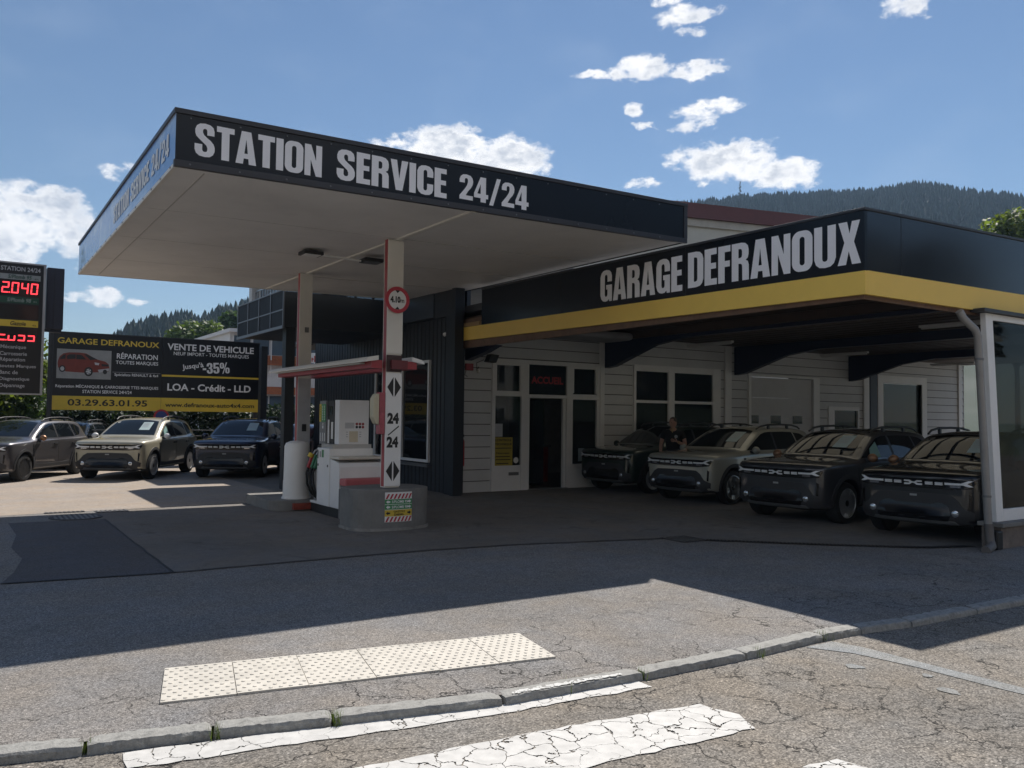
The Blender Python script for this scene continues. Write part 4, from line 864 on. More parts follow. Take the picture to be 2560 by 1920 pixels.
# small fittings on the wall
al = wthing('alarm_siren', 'small red alarm siren on the boarding left of the entrance', 'alarm', (9.62, WY - .05, 2.88)); MB().box(9.53, 9.72, WY - .10, WY - .02, 2.80, 2.96).build('housing', RED, al, bevel=.01); MB().tube([(9.56, WY - .03, 2.8), (9.53, WY - .03, 2.7), (9.6, WY - .025, 2.66)], .008, 6).build('cable', DARKM, al)
ex = wthing('fire_extinguisher', 'red fire extinguisher hanging on the dark corner post', 'fire extinguisher', (9.33, WY - .2, .95))
mb = MB(); mb.lathe([(.02, .62), (.075, .63), (.08, .70), (.08, 1.18), (.05, 1.25), (.025, 1.28)], 16, (9.36, WY - .2, 0)); mb.build('cylinder', mat('extinguisher_red', (.42, .02, .025), .35), ex, smooth=40); MB().box(9.32, 9.42, WY - .23, WY - .17, 1.28, 1.34).build('handle', DARKM, ex); MB().tube([(9.30, WY - .22, 1.3), (9.27, WY - .24, 1.1), (9.28, WY - .25, .9)], .012, 6).build('hose', RUBBER, ex)
sp_ = wthing('spotlight', 'black spotlight with dangling cable below the yellow band', 'spotlight', (10.0, 16.1, 3.05)); MB().prism([(9.9, 3.0), (10.12, 2.98), (10.2, 3.16), (9.98, 3.18)], 'y', 16.0, 16.2).build('head', DARKM, sp_, bevel=.01); MB().tube([(9.9, 16.2, 3.05), (9.8, 16.35, 2.98), (9.84, 16.4, 2.8), (9.9, 16.42, 2.9)], .008, 6).build('cable', DARKM, sp_); MB().lathe([(.012, 2.74), (.04, 2.77), (.035, 2.83), (.01, 2.85)], 10, (9.88, 16.4, 0)).build('bulb', WHITE, sp_)
cc_ = wthing('security_camera', 'small white security camera at the left end of the yellow band', 'camera', (9.12, 16.42, 3.62)); MB().tube([(9.05, 16.55, 3.60), (9.09, 16.44, 3.62)], .045, 12).build('body', WHITE, cc_, smooth=40); MB().box(9.09, 9.16, 16.4, 16.44, 3.62, 3.7).build('bracket', WHITE, cc_)
# glass screen beside the last car
gs = wthing('glass_screen', 'white framed glass screen on a low wall at the right end', 'glass screen', (13, 6.02, 0))
def lean(z): return .085 * (3.27 - z)
mb = MB(); y0_, y1_ = 5.98, 6.06
mb.hexa([(11.84 + lean(.36), y0_, .36), (12.03 + lean(.36), y0_, .36), (12.03 + lean(.36), y1_, .36), (11.84 + lean(.36), y1_, .36)], [(11.84, y0_, 3.28), (12.03, y0_, 3.28), (12.03, y1_, 3.28), (11.84, y1_, 3.28)])
mb.box(12.03 + lean(.36), 16.5, y0_ + .002, y1_ - .002, .36, .53); mb.box(12.034, 16.5, y0_ + .002, y1_ - .002, 3.19, 3.28)
mb.box(15.2, 15.32, y0_ + .002, y1_ - .002, .53, 3.19)
gsf = mb.build('frame', FRAME, gs, bevel=.006)
mb = MB().prism([(12.03 + lean(.53), .53), (15.2, .53), (15.2, 3.19), (12.034, 3.19)], 'y', 6.015, 6.021); mb.build('pane', glass('screen_glass', (.008, .01, .012), .72, .01), gs)
MB().box(11.66, 16.5, 5.90, 6.10, 3.285, 3.33).build('sill_flashing', TRIM, gs)
MB().box(12.03, 16.5, 5.9, 6.16, -.05, .30).build('low_wall', mat('low_wall', (.18, .15, .13), .9, var=.35, scale=7, bump=.4, bscale=30), gs); MB().box(11.98, 16.5, 5.84, 6.2, .30, .36).build('wall_cap', CONC, gs, bevel=.01)
dp = wthing('downpipe', 'grey downpipe leaning beside the white glass frame', 'downpipe', (11.8, 5.95, 0))
PIPE = mat('pipe_zinc', (.30, .295, .29), .5, metal=.2, var=.12)
MB().tube([(11.23, 6.02, 3.26), (11.30, 6.0, 3.16), (11.52, 5.96, 3.02), (11.575, 5.95, 2.93), (11.80, 5.95, .32)], .052, 14).build('pipe', PIPE, dp, smooth=60)
MB().tube([(11.80, 5.95, .36), (11.81, 5.94, .14), (11.78, 5.9, .06), (11.6, 5.86, .035), (11.5, 5.84, .03)], .06, 12).build('shoe', mat('pipe_iron', (.14, .13, .125), .6, metal=.3, var=.2), dp, smooth=60)
for z in (2.6, .72): MB().tube([(11.60 + .085 * (2.6 - z), 5.95, z), (11.602 + .085 * (2.6 - z), 5.95, z + .03)], .058, 14).build('pipe_clip', GREYM, dp)
MB().box(11.86, 12.02, 5.86, 6.0, 0, .26).build('rubber_foot', DARKM, dp, bevel=.02)
# ------------------------------------------------------------------ office building and things behind
ob = wthing('office_building', 'dark clad office block with grey blue band and jutting panelled box', 'office building', (10, 20, 0))
mb = MB()
wx = (17.3, 20.3)
for k in range(44):
    y = 16.2 + k * .2
    for z0, z1 in (((0, .68), (3.06, 4.0)) if wx[0] - .1 < y < wx[1] - .1 else ((0, 4.0),)):
        mb.prism([(9.1, y), (9.1, y + .14), (9.13, y + .155), (9.13, y + .185), (9.1, y + .2), (9.2, y + .2), (9.2, y)], 'z', z0, z1)
mb.build('cladding', CLAD, ob)
MB().box(8.94, 9.16, 15.86, 16.02, 0, 4.7).box(9.0, 9.3, 16.04, 16.38, 0, 4.0).build('corner_post', mat('post_navy', (.015, .02, .028), .5), ob)
MB().box(9.0, 9.3, 17.0, 28.0, 4.03, 4.63).build('band', BAND, ob); MB().box(8.98, 9.06, 17.0, 28.0, 4.63, 4.67).build('band_cap', GREYM, ob)
MB().box(9.02, 9.2, 15.9, 16.98, 4.001, 5.0).build('corner_panel', CLAD, ob)
MB().box(9.3, 14, 16.0, 28.0, 4.0, 4.03).build('soffit', mat('office_soffit', (.05, .055, .06), .7), ob)
mb = MB()
for k in range(9): y = 17.0 + k * 1.22; mb.box(9.08, 9.16, y, y + .06, 4.67, 5.5)
mb.build('mullion', TRIM, ob)
for k in range(9): y = 17.06 + k * 1.22; MB().box(9.115, 9.125, y + .003, y + 1.157, 4.675, 5.5).build('window', glass('office_glass', (.012, .015, .02), .15), ob)
MB().box(9.02, 15, 16.99, 28.0, 5.5, 5.62).build('roof', TRIM, ob); MB().box(9.9, 10, 17, 28, 4.04, 5.49).box(9.21, 9.24, 16.6, 24.54, 0, 4.0).box(9.2, 12, 24.55, 24.65, 0, 4.0).build('wall', CLAD, ob)
# ground floor window
mb = MB().box(9.04, 9.14, 17.25, 17.31, .66, 3.06).box(9.04, 9.14, 20.26, 20.32, .66, 3.06).box(9.04, 9.14, 17.31, 20.26, .66, .72).box(9.04, 9.14, 17.31, 20.26, 3.0, 3.06).box(9.04, 9.14, 18.66, 18.74, .72, 3.0)
ow = mb.build('window_frame', FRAME, ob); MB().box(9.085, 9.093, 17.312, 18.658, .722, 2.998).box(9.085, 9.093, 18.742, 20.258, .722, 2.998).build('pane', glass('office_pane', (.012, .014, .016), .12), ob)
MB().box(9.0, 9.14, 17.2, 20.36, .55, .62).build('sill', GREYM, ob)
# jutting box
bx0, by0, by1, bz0, bz1 = 6.05, 18.75, 22.55, 3.76, 4.60
MB().box(bx0 + .02, 9.0, by0, by1, bz0, bz1 - .02).build('box_body', CLAD, ob)
mb = MB()
for k in range(5): y = by0 + (by1 - by0) * k / 4; mb.box(bx0 - .02, bx0 + .015, y - .02, y + .02, bz0 + .03, bz1)
for z in (bz0 + .40,): mb.box(bx0 - .018, bx0 + .015, by0 + .021, by1 - .021, z - .015, z + .015)
mb.box(bx0 - .022, bx0 + .015, by0 - .022, by1 + .022, bz1 + .001, bz1 + .03); mb.box(bx0 - .03, bx0 + .015, by0 - .022, by1 + .022, bz0 - .04, bz0 + .029)
mb.build('panel_frame', mat('frame_bluegrey', (.15, .17, .20), .45, var=.08), ob)
for k in range(4):
    for z0, z1 in ((bz0 + .03, bz0 + .385), (bz0 + .415, bz1)):
        y = by0 + (by1 - by0) * k / 4; MB().box(bx0 - .004, bx0 + .012, y + .021, y + (by1 - by0) / 4 - .021, z0, z1).build('panel', mat('box_panel', (.014, .016, .021), .6, var=.1, spec=.2), ob)
MB().box(6.2, 6.42, 19.0, 19.25, 0, 3.76).build('post', CLAD, ob)
MB().box(8.2, 8.4, 27.6, 27.9, 0, 4.0).build('post', CLAD, ob)
# white rear block above the box
rb = wthing('rear_block', 'pale block with a railing behind the jutting box', 'building', (10, 27, 0))
MB().box(8.0, 14, 24.6, 28.55, 5.3, 5.42).box(8.0, 14, 24.6, 28.55, 6.2, 6.4).box(8.0, 8.25, 28.2, 28.55, 5.42, 6.2).build('wall', mat('rear_white', (.5, .5, .5), .6, var=.08), rb)
MB().box(8.3, 14, 24.6, 28.5, 5.43, 6.19).build('window_band', glass('rear_glass', (.25, .3, .36), .2), rb)
mb = MB()
for k in range(14): y = 24.7 + k * .29; mb.box(8.1, 8.13, y, y + .03, 5.42, 5.85)
mb.box(8.1, 8.13, 24.6, 28.5, 5.86, 5.9); mb.build('railing', STEEL, rb)
# apartment house under the overhang
ap = wthing('apartment_house', 'white house with orange tiled strips behind the office passage', 'house', (16, 49, 0))
AW = mat('apartment_white', (.62, .62, .64), .6, var=.06); TILE = mat('orange_tile', (.42, .13, .05), .7, var=.3, scale=9)
MB().box(12.6, 23, 48.6, 58, 0, 6.4).build('wall', AW, ap)
for z0, z1 in ((2.9, 3.35), (4.62, 5.2)):
    mb = MB()
    for k in range(8): zz = z0 + (z1 - z0) * k / 8; mb.hexa([(12.5, 48.05 + .065 * k, zz), (23, 48.05 + .065 * k, zz), (23, 48.7, zz), (12.5, 48.7, zz)], [(12.5, 48.09 + .065 * k, zz + .055), (23, 48.09 + .065 * k, zz + .055), (23, 48.7, zz + .055), (12.5, 48.7, zz + .055)])
    mb.build('tile_strip', TILE, ap)
mb = MB()
for k in range(9): MB().box(12.75 + k * 1.1, 13.75 + k * 1.1, 48.56, 48.6, 5.22, 6.25).build('window', glass('apt_glass', (.10, .14, .19), .1), ap)
for k in range(9): MB().box(12.75 + k * 1.1, 13.75 + k * 1.1, 48.56, 48.6, .7, 2.8).build('window', MATS['apt_glass'], ap)
for k in range(10): mb.box(12.68 + k * 1.1, 12.74 + k * 1.1, 48.3, 48.36, 4.0, 6.3)
mb.build('balcony_post', AW, ap)
MB().box(12.4, 23.2, 48.0, 58.2, 6.4, 6.6).build('roof', AW, ap)
rs = wthing('shop_banner', 'white banner with red lettering behind the rear column', 'banner', (14.4, 40, 4.4))
MB().box(13.9, 14.85, 40, 40.04, 3.98, 4.82).build('board', WHITE, rs); MB().box(14.3, 14.36, 40.05, 40.1, 0, 4.0).build('pole', STEEL, rs)
mb = MB(); r3 = random.Random(5)
for k in range(6): x = 13.98 + k * .13; h = [.2, .34, .22, .2, .3, .22][k]; mb.box(x, x + .05, 39.985, 39.995, 4.38, 4.38 + h); mb.box(x + .05, x + .1, 39.985, 39.995, 4.38 + (.1 if k % 2 else 0), 4.44 + (.1 if k % 2 else 0))
mb.build('lettering', mat('banner_red', (.45, .05, .04), .5), rs); MB().box(13.95, 14.5, 39.985, 39.995, 4.18, 4.3).build('blue_stripe', mat('banner_blue', (.12, .17, .28), .5), rs)
# pale hall with dark red roof behind the garage
hb = thing('pale_hall', 'pale rendered hall with dark red roof edge behind the garage', 'hall', (0, 0, 0))
HW = mat('render_cream', (.58, .55, .48), .7, var=.05); HR = mat('roof_dark_red', (.14, .045, .045), .5, var=.1)
P0 = Vector((30.44, 30.0, 0)); dirv = Vector((math.cos(math.radians(-14.4)), math.sin(math.radians(-14.4)), 0)); nrm = Vector((dirv.y, -dirv.x, 0))
def hq(s0, s1, z0, z1, o0, o1, m, nm):
    a = [P0 + dirv * s0 - nrm * o0, P0 + dirv * s1 - nrm * o0, P0 + dirv * s1 - nrm * o1, P0 + dirv * s0 - nrm * o1]
    return MB().hexa([p + Vector((0, 0, z0)) for p in a], [p + Vector((0, 0, z1)) for p in a]).build(nm, m, hb)
hq(-8, 16, 0, 11.55, 0, 14, HW, 'wall'); hq(-8.4, 16.4, 11.551, 11.93, -.15, 14.2, mat('eaves_cream', (.5, .46, .4), .7), 'eaves'); hq(-8.6, 16.6, 11.94, 12.68, -.32, 14.4, HR, 'roof_edge')
# houses across the street: seen only as reflections in glass and paint
def street_house(name, label, x0, x1, y0, y1, h, colr):
    o = wthing(name, label, 'house', ((x0 + x1) / 2, (y0 + y1) / 2, 0), 'houses across the street')
    wm = mat(name + '_render_%d' % int(x0 + 50), colr, .7, var=.06)
    MB().box(x0, x1, y0, y1, 0, h).build('wall', wm, o)
    MB().prism([(y0 - .5, h), (y1 + .5, h), ((y0 + y1) / 2, h + 3.2)], 'x', x0 - .4, x1 + .4).build('roof', mat('roof_tile_brown', (.16, .075, .05), .8, var=.25, scale=6), o)
    for fl in range(int(h // 2.9)):
        n = int((x1 - x0) // 2.4)
        for k in range(n):
            x = x0 + (x1 - x0) * (k + .5) / n
            w = MB().box(x - .6, x + .6, y1, y1 + .05, 1.0 + 2.9 * fl, 2.4 + 2.9 * fl).build('window', FRAME, o)
            MB().box(x - .5, x - .03, y1 + .051, y1 + .056, 1.08 + 2.9 * fl, 2.32 + 2.9 * fl).box(x + .03, x + .5, y1 + .051, y1 + .056, 1.08 + 2.9 * fl, 2.32 + 2.9 * fl).build('pane', CARGLASS, w)
street_house('town_house', 'cream town house across the street mirrored in the car windscreens', -14, -1, -24, -14, 6.5, (.62, .5, .32))
street_house('town_house', 'pale town house with wide windows across the street mirrored in the shop windows', 3, 15, -25, -15, 6.3, (.66, .6, .5))
street_house('town_house', 'white town house with brown roof across the street mirrored in the glass screen', 19, 31, -24, -14, 6.2, (.62, .6, .56))
# ------------------------------------------------------------------ billboard
bb_ = wthing('billboard', 'wide black and yellow roadside billboard of the garage above the parked cars', 'billboard', (5.5, 30, 0))
BY = 30.0
pl = MB().box(2.30, 5.532, BY, BY + .05, 1.80, 4.285).build('panel', BLACKPANEL, bb_); pr = MB().box(5.538, 8.83, BY, BY + .05, 1.80, 4.285).build('panel', BLACKPANEL, bb_)
for x in (2.22, 5.53, 8.75): MB().box(x - .06, x + .06, BY + .055, BY + .17, 0, 4.3 if x > 3 else 4.32).build('post', TRIM, bb_)
MB().box(2.27, 8.86, BY - .015, BY + .06, 4.286, 4.31).box(2.27, 2.299, BY - .015, BY + .06, 1.8, 4.286).build('frame', TRIM, bb_)
MB().box(2.30, 5.532, BY - .006, BY - .001, 1.80, 2.253).build('yellow_strip', SIGNYEL, pl); MB().box(5.538, 8.83, BY - .006, BY - .001, 1.80, 2.253).build('yellow_strip', SIGNYEL, pr)
MB().box(5.545, 8.83, BY - .006, BY - .001, 2.975, 3.04).build('yellow_strip', SIGNYEL, pr); MB().box(4.02, 5.50, BY - .006, BY - .001, 3.06, 3.07).build('white_line', TEXTG, pl)
for tx, box, m_, b_ in (('GARAGE DEFRANOUX', (2.401, 5.436, 3.93, 4.12), TEXTY, .018), ('RÉPARATION', (4.135, 5.397, 3.514, 3.735), TEXTW, .014), ('TOUTES MARQUES', (4.108, 5.418, 3.315, 3.45), TEXTW, .012),
        ('Spécialiste RENAULT & 4x4', (4.081, 5.43, 2.915, 3.03), TEXTW, .01), ('Réparation MÉCANIQUE & CARROSSERIE TTES MARQUES', (2.382, 5.441, 2.49, 2.635), TEXTW, .01), ('STATION SERVICE 24H/24', (3.152, 4.616, 2.35, 2.455), TEXTW, .01), ('03.29.63.01.95', (2.738, 5.109, 1.937, 2.155), TEXTK, .022)):
    lettering(tx, 'y', BY - .010, box, m_, pl, bold=b_)
for tx, box, m_, b_, rot in (('VENTE DE VEHICULE', (5.696, 8.621, 3.89, 4.12), TEXTW, .025, 0), ('NEUF IMPORT - TOUTES MARQUES', (5.903, 8.449, 3.70, 3.84), TEXTW, .01, 0), ("Jusqu'à", (6.19, 6.90, 3.24, 3.47), TEXTW, .02, .16),
        ('LOA - Crédit - LLD', (5.729, 8.543, 2.50, 2.75), TEXTW, .025, 0), ('www.defranoux-auto4x4.com', (5.673, 8.681, 1.945, 2.095), TEXTK, .022, 0)):
    lettering(tx, 'y', BY - .010, box, m_, pr, bold=b_, rot=rot)
lettering('-35%', 'y', BY - .010, (6.87, 7.78, 3.13, 3.53), TEXTW, pr, heavy=True, rot=.06)
# printed picture of a red car
MB().box(2.395, 3.975, BY - .006, BY - .001, 2.81, 3.756).build('printed_picture', mat('print_grey', (.30, .30, .29), .5, var=.15, scale=3), pl)
def pm(pts, m_, dy, nm='printed_car'):
    k = [(2.395 + u / 350 * 1.58, BY - dy, 2.81 + (190 - v) / 190 * .946) for u, v in pts]
    me = bpy.data.meshes.new(nm); me.from_pydata(k, [], [tuple(t) for t in tessellate_polygon([[Vector((a, c, 0)) for a, b, c in k]])]); me.materials.append(m_); return link(nm, me, pl)
PRC = mat('print_red', (.20, .035, .022), .5, var=.15, scale=5); PRD = mat('print_dark', (.02, .018, .018), .5)
pm([(8, 75), (18, 50), (40, 30), (75, 22), (140, 20), (185, 24), (225, 45), (262, 62), (310, 72), (332, 88), (338, 110), (336, 135), (300, 142), (170, 150), (60, 146), (10, 122), (6, 98)], PRC, .008)
pm([(60, 46), (80, 34), (118, 33), (118, 62), (66, 66)], PRD, .010); pm([(122, 33), (158, 36), (188, 64), (122, 64)], PRD, .010); pm([(172, 30), (188, 30), (258, 60), (212, 66)], PRD, .010); pm([(20, 60), (42, 38), (56, 36), (54, 64), (22, 68)], PRD, .010)
pm([(240, 80), (272, 84), (268, 98), (244, 96)], mat('print_light', (.5, .5, .5)), .010); pm([(285, 88), (334, 92), (332, 104), (288, 104)], PRD, .010); pm([(262, 128), (336, 116), (335, 132), (272, 146)], TEXTG, .0105)
for cx, cy, r_ in ((203, 142, 30), (36, 128, 22), (310, 140, 15)):
    pm([(cx + r_ * math.cos(a * PI / 10) * .92, cy + r_ * math.sin(a * PI / 10)) for a in range(20)], PRD, .011)
    if r_ > 16: pm([(cx + r_ * .62 * math.cos(a * PI / 10) * .9, cy + r_ * .62 * math.sin(a * PI / 10)) for a in range(20)], MATS['print_light'], .012)
for k in range(5):
    a = k * 2 * PI / 5; pm([(203 + 17 * math.cos(a - .28), 142 + 17 * math.sin(a - .28)), (203 + 17 * math.cos(a + .28), 142 + 17 * math.sin(a + .28)), (203 + 5 * math.cos(a), 142 + 5 * math.sin(a))], PRD, .013)
# ------------------------------------------------------------------ price totem
tt = wthing('price_totem', 'tall fuel price sign with red digits at the left edge', 'price sign', (.4, 19.6, 0))
TY = 19.5
pn = MB().box(.30, 1.27, TY, TY + .16, 2.11, 4.735).build('panel', BLACKPANEL, tt)
MB().box(1.271, 1.315, TY - .015, TY + .17, 2.08, 4.765).box(.30, 1.271, TY - .015, TY + .17, 4.736, 4.765).box(.30, 1.271, TY - .015, TY + .17, 2.08, 2.109).build('frame', mat('frame_alu', (.36, .36, .38), .4, metal=.4), tt)
MB().box(1.34, 1.66, TY + .12, TY + .40, 3.46, 4.74).build('rear_cabinet', mat('cabinet_navy', (.022, .026, .045), .5, var=.12), tt, bevel=.012); MB().box(1.48, 1.485, TY + .112, TY + .12, 3.5, 4.7).build('cabinet_joint', DARKM, tt)
MB().box(1.44, 1.64, TY + .2, TY + .4, 3.40, 3.46).box(1.2, 1.5, TY + .16, TY + .22, 3.40, 3.45).build('bracket', MATS['cabinet_navy'], tt)
MB().box(.30, .46, TY + .17, TY + .34, 0, 4.6).build('post', TRIM, tt)
lettering('STATION 24/24', 'y', TY - .006, (.515, 1.212, 4.585, 4.675), TEXTG, pn, bold=.02)
MB().box(.50, 1.217, TY - .005, TY - .001, 4.41, 4.52).build('grade_strip', mat('strip_grey', (.27, .29, .29), .5), pn); lettering('S/Plomb 95', 'y', TY - .009, (.642, 1.06, 4.428, 4.508), mat('text_dark_green', (.01, .06, .04)), pn, bold=.02, italic=.2); lettering('€/L', 'y', TY - .009, (1.11, 1.19, 4.43, 4.46), TEXTK, pn)
MB().box(.44, 1.20, TY - .005, TY - .001, 3.93, 4.06).build('grade_strip', DGREEN, pn); lettering('S/Plomb 98', 'y', TY - .009, (.639, 1.062, 3.955, 4.035), mat('text_pale_green', (.25, .3, .28)), pn, bold=.02, italic=.2); lettering('€/L', 'y', TY - .009, (1.10, 1.17, 3.965, 3.995), MATS['text_pale_green'], pn)
MB().box(.44, 1.20, TY - .005, TY - .001, 3.455, 3.59).build('grade_strip', SIGNYEL, pn); lettering('Gazole', 'y', TY - .009, (.71, .982, 3.478, 3.562), TEXTK, pn, bold=.02, italic=.2); lettering('€/L', 'y', TY - .009, (1.10, 1.17, 3.48, 3.51), TEXTK, pn)
GL = mat('display_glass', (.035, .03, .03), .06, var=.0)
MB().box(.44, 1.20, TY - .004, TY - .001, 3.62, 3.90).box(.44, 1.20, TY - .004, TY - .001, 3.14, 3.44).box(.44, 1.20, TY - .004, TY - .001, 4.08, 4.40).build('display_glass', GL, pn)
LED = glow('led_red', (1, .045, .06), 1.7)
SEG = {'2': 'abged', '0': 'abcdef', '4': 'bcfg', '3': 'abcdg', '5': 'acdfg'}
def digits(txt, x0, x1, z0, z1, lower=False):
    mb = MB(); n = len(txt.replace('.', '')); w = (x1 - x0) / (n + .32 * (n - 1)); x = x0; t = w * .2; h = z1 - z0
    def seg(s, X):
        q = {'a': (X, X + w, z1 - t, z1), 'd': (X, X + w, z0, z0 + t), 'g': (X, X + w, (z0 + z1 - t) / 2, (z0 + z1 + t) / 2), 'f': (X, X + t, (z0 + z1) / 2, z1), 'b': (X + w - t, X + w, (z0 + z1) / 2, z1), 'e': (X, X + t, z0, (z0 + z1) / 2), 'c': (X + w - t, X + w, z0, (z0 + z1) / 2)}[s]
        sh_ = .05 * h; g = .006
        if s in 'agd': q = (q[0] + g, q[1] - g, q[2], q[3])
        else: q = (q[0], q[1], q[2] + g, q[3] - g)
        mb.add([(q[0] + (q[2] - z0) * .06, TY - .008, q[2]), (q[1] + (q[2] - z0) * .06, TY - .008, q[2]), (q[1] + (q[3] - z0) * .06, TY - .008, q[3]), (q[0] + (q[3] - z0) * .06, TY - .008, q[3])], [(0, 1, 2, 3)])
    for i, ch in enumerate(txt):
        if ch == '.': mb.add([(x - w * .28, TY - .008, z0), (x - w * .12, TY - .008, z0), (x - w * .12, TY - .008, z0 + t), (x - w * .28, TY - .008, z0 + t)], [(0, 1, 2, 3)]); continue
        for s in SEG[ch]:
            if lower and s in 'abf': continue
            seg(s, x)
        x += w * 1.32
    mb.build('digit', LED, pn)
digits('2.040', .535, 1.17, 4.13, 4.355); digits('2.035', .50, 1.145, 3.165, 3.39, True)
for tx, box in (('Mécanique', (.556, 1.002, 2.985, 3.08)), ('Carrosserie', (.55, 1.02, 2.868, 2.945)), ('Réparation', (.55, .992, 2.73, 2.825)), ('toutes Marques', (.55, 1.187, 2.605, 2.688)), ('Banc de', (.55, .872, 2.49, 2.565)), ('Diagnostique', (.555, 1.078, 2.345, 2.43)), ('Dépannage', (.56, .998, 2.205, 2.30))):
    lettering(tx, 'y', TY - .006, box, TEXTG, pn, bold=.015)
# no parking sign behind the pale car
npk = wthing('no_parking_sign', 'round red and blue no parking sign half hidden behind the beige car', 'road sign', (5.45, 29.4, 1.6))
MB().lathe([(.24, 0), (.24, -.02), (.001, -.02)], 28, (5.45, 29.4, 1.62), 'y').build('ring', mat('np_red', (.4, .03, .04), .4), npk); MB().lathe([(.18, 0), (.18, -.006), (.001, -.006)], 28, (5.45, 29.379, 1.62), 'y').build('face', mat('np_blue', (.03, .05, .2), .4), npk)
MB().tube([(5.45, 29.43, 0), (5.45, 29.43, 1.7)], .03, 8).build('pole', STEEL, npk)
# ------------------------------------------------------------------ cars: local +x forward, +y the car's left
WB, WR, TRK = 1.33, .352, .785
def car_body_mesh():
    # x, zb, sill, ym, ys, zsh, yw, zw, (yt,zt), (yr,zr), (y9,z9), zc
    ST = [
     (2.165, .40, .66, .74, .73, .85, .69, .895, (.58, .915), (.42, .922), (.22, .926), .928),
     (2.14, .31, .78, .835, .82, .915, .78, .95, (.66, .972), (.45, .98), (.23, .985), .987),
     (2.07, .26, .845, .882, .868, .955, .83, .99, (.70, 1.008), (.47, 1.015), (.24, 1.02), 1.022),
     (1.93, .235, .87, .905, .89, .972, .85, 1.008, (.725, 1.03), (.49, 1.036), (.25, 1.04), 1.042),
     (1.65, .23, .88, .918, .90, .985, .86, 1.02, (.735, 1.05), (.50, 1.058), (.26, 1.062), 1.064),
     (1.33, .23, .885, .925, .905, .995, .865, 1.03, (.745, 1.066), (.52, 1.075), (.27, 1.08), 1.082),
     (1.08, .23, .875, .91, .895, 1.005, .862, 1.038, (.755, 1.078), (.55, 1.09), (.29, 1.097), 1.099),
     (.93, .23, .868, .895, .888, 1.01, .86, 1.045, (.765, 1.09), (.62, 1.112), (.33, 1.122), 1.125),
     (.72, .23, .862, .888, .885, 1.015, .858, 1.05, (.79, 1.16), (.735, 1.215), (.39, 1.243), 1.25),
     (.48, .23, .86, .886, .885, 1.02, .858, 1.055, (.765, 1.285), (.70, 1.345), (.37, 1.378), 1.387),
     (.25, .23, .86, .886, .885, 1.025, .858, 1.06, (.735, 1.40), (.665, 1.465), (.35, 1.508), 1.52),
     (.06, .23, .86, .886, .885, 1.03, .858, 1.065, (.715, 1.465), (.645, 1.53), (.34, 1.567), 1.578),
     (-.25, .23, .86, .886, .885, 1.035, .858, 1.07, (.705, 1.495), (.635, 1.56), (.33, 1.598), 1.608),
     (-.75, .23, .865, .89, .888, 1.045, .86, 1.08, (.705, 1.50), (.635, 1.566), (.33, 1.605), 1.615),
     (-1.08, .23, .875, .912, .90, 1.05, .865, 1.085, (.70, 1.495), (.63, 1.56), (.33, 1.60), 1.61),
     (-1.33, .23, .885, .925, .908, 1.055, .866, 1.09, (.69, 1.485), (.62, 1.55), (.325, 1.592), 1.602),
     (-1.62, .235, .88, .915, .90, 1.06, .855, 1.10, (.67, 1.46), (.605, 1.53), (.32, 1.573), 1.583),
     (-1.83, .25, .87, .90, .885, 1.06, .835, 1.10, (.65, 1.41), (.59, 1.495), (.31, 1.54), 1.548),
     (-1.94, .27, .86, .885, .87, 1.05, .82, 1.09, (.69, 1.28), (.60, 1.34), (.31, 1.355), 1.36),
     (-2.04, .30, .84, .87, .855, 1.03, .80, 1.06, (.73, 1.12), (.60, 1.15), (.31, 1.16), 1.163),
     (-2.12, .34, .80, .84, .82, .96, .77, .98, (.65, 1.0), (.45, 1.005), (.23, 1.01), 1.01),
     (-2.155, .42, .70, .75, .74, .88, .70, .90, (.58, .91), (.42, .915), (.22, .92), .92)]
    rows = []
    for (x, zb, sl, ym, ys, zsh, yw, zw, p7, p8, p9, zc) in ST:
        half = [(0, zb), (sl - .12, zb), (sl, zb + .07), ((sl + ym) / 2 + .01, .50), (ym, .745 if x < 2.1 else .70), (ys, zsh), (yw, zw), p7, p8, p9, (0, zc)]
        def sx(y): return x - (.17 * max(0, (x - 1.5) / .66) ** 1.3 if x > 1.5 else 0) * (abs(y) / .9) ** 2.6 + (.13 * max(0, (-x - 1.5) / .66) if x < -1.5 else 0) * (abs(y) / .9) ** 2.6
        rows.append([(sx(y), y, z) for y, z in half])
    K = 11; bm = bmesh.new(); VL = []; VR = []
    for r in rows:
        L_ = [bm.verts.new(p) for p in r]; R_ = [L_[i] if i in (0, K - 1) else bm.verts.new((r[i][0], -r[i][1], r[i][2])) for i in range(K)]
        VL.append(L_); VR.append(R_)
    for a in range(len(rows) - 1):
        for i in range(K - 1):
            bm.faces.new((VL[a][i], VL[a][i + 1], VL[a + 1][i + 1], VL[a + 1][i])); bm.faces.new((VR[a + 1][i], VR[a + 1][i + 1], VR[a][i + 1], VR[a][i]))
    for e in (0, -1):
        for i in range(K - 1):
            q = [VL[e][i], VL[e][i + 1], VR[e][i + 1], VR[e][i]]
            q = [v for j, v in enumerate(q) if v not in q[:j]]
            if len(q) > 2: bm.faces.new(q)
    bmesh.ops.recalc_face_normals(bm, faces=bm.faces)
    cl = bm.edges.layers.float.new('crease_edge')
    for a in range(len(rows) - 1):
        for i, c in ((2, .5), (5, .55), (6, .35), (8, .25)):
            for V in (VL, VR):
                e = bm.edges.get((V[a][i], V[a + 1][i]))
                if e: e[cl] = c
    for a, c in ((7, .55), (0, .35), (17, .4)):
        for i in range(6 if a == 7 else 0, K - 1):
            for V in (VL, VR):
                e = bm.edges.get((V[a][i], V[a][i + 1]))
                if e: e[cl] = c
    me = bpy.data.meshes.new('car_body'); bm.to_mesh(me); bm.free()
    o = bpy.data.objects.new('car_body', me); C.objects.link(o)
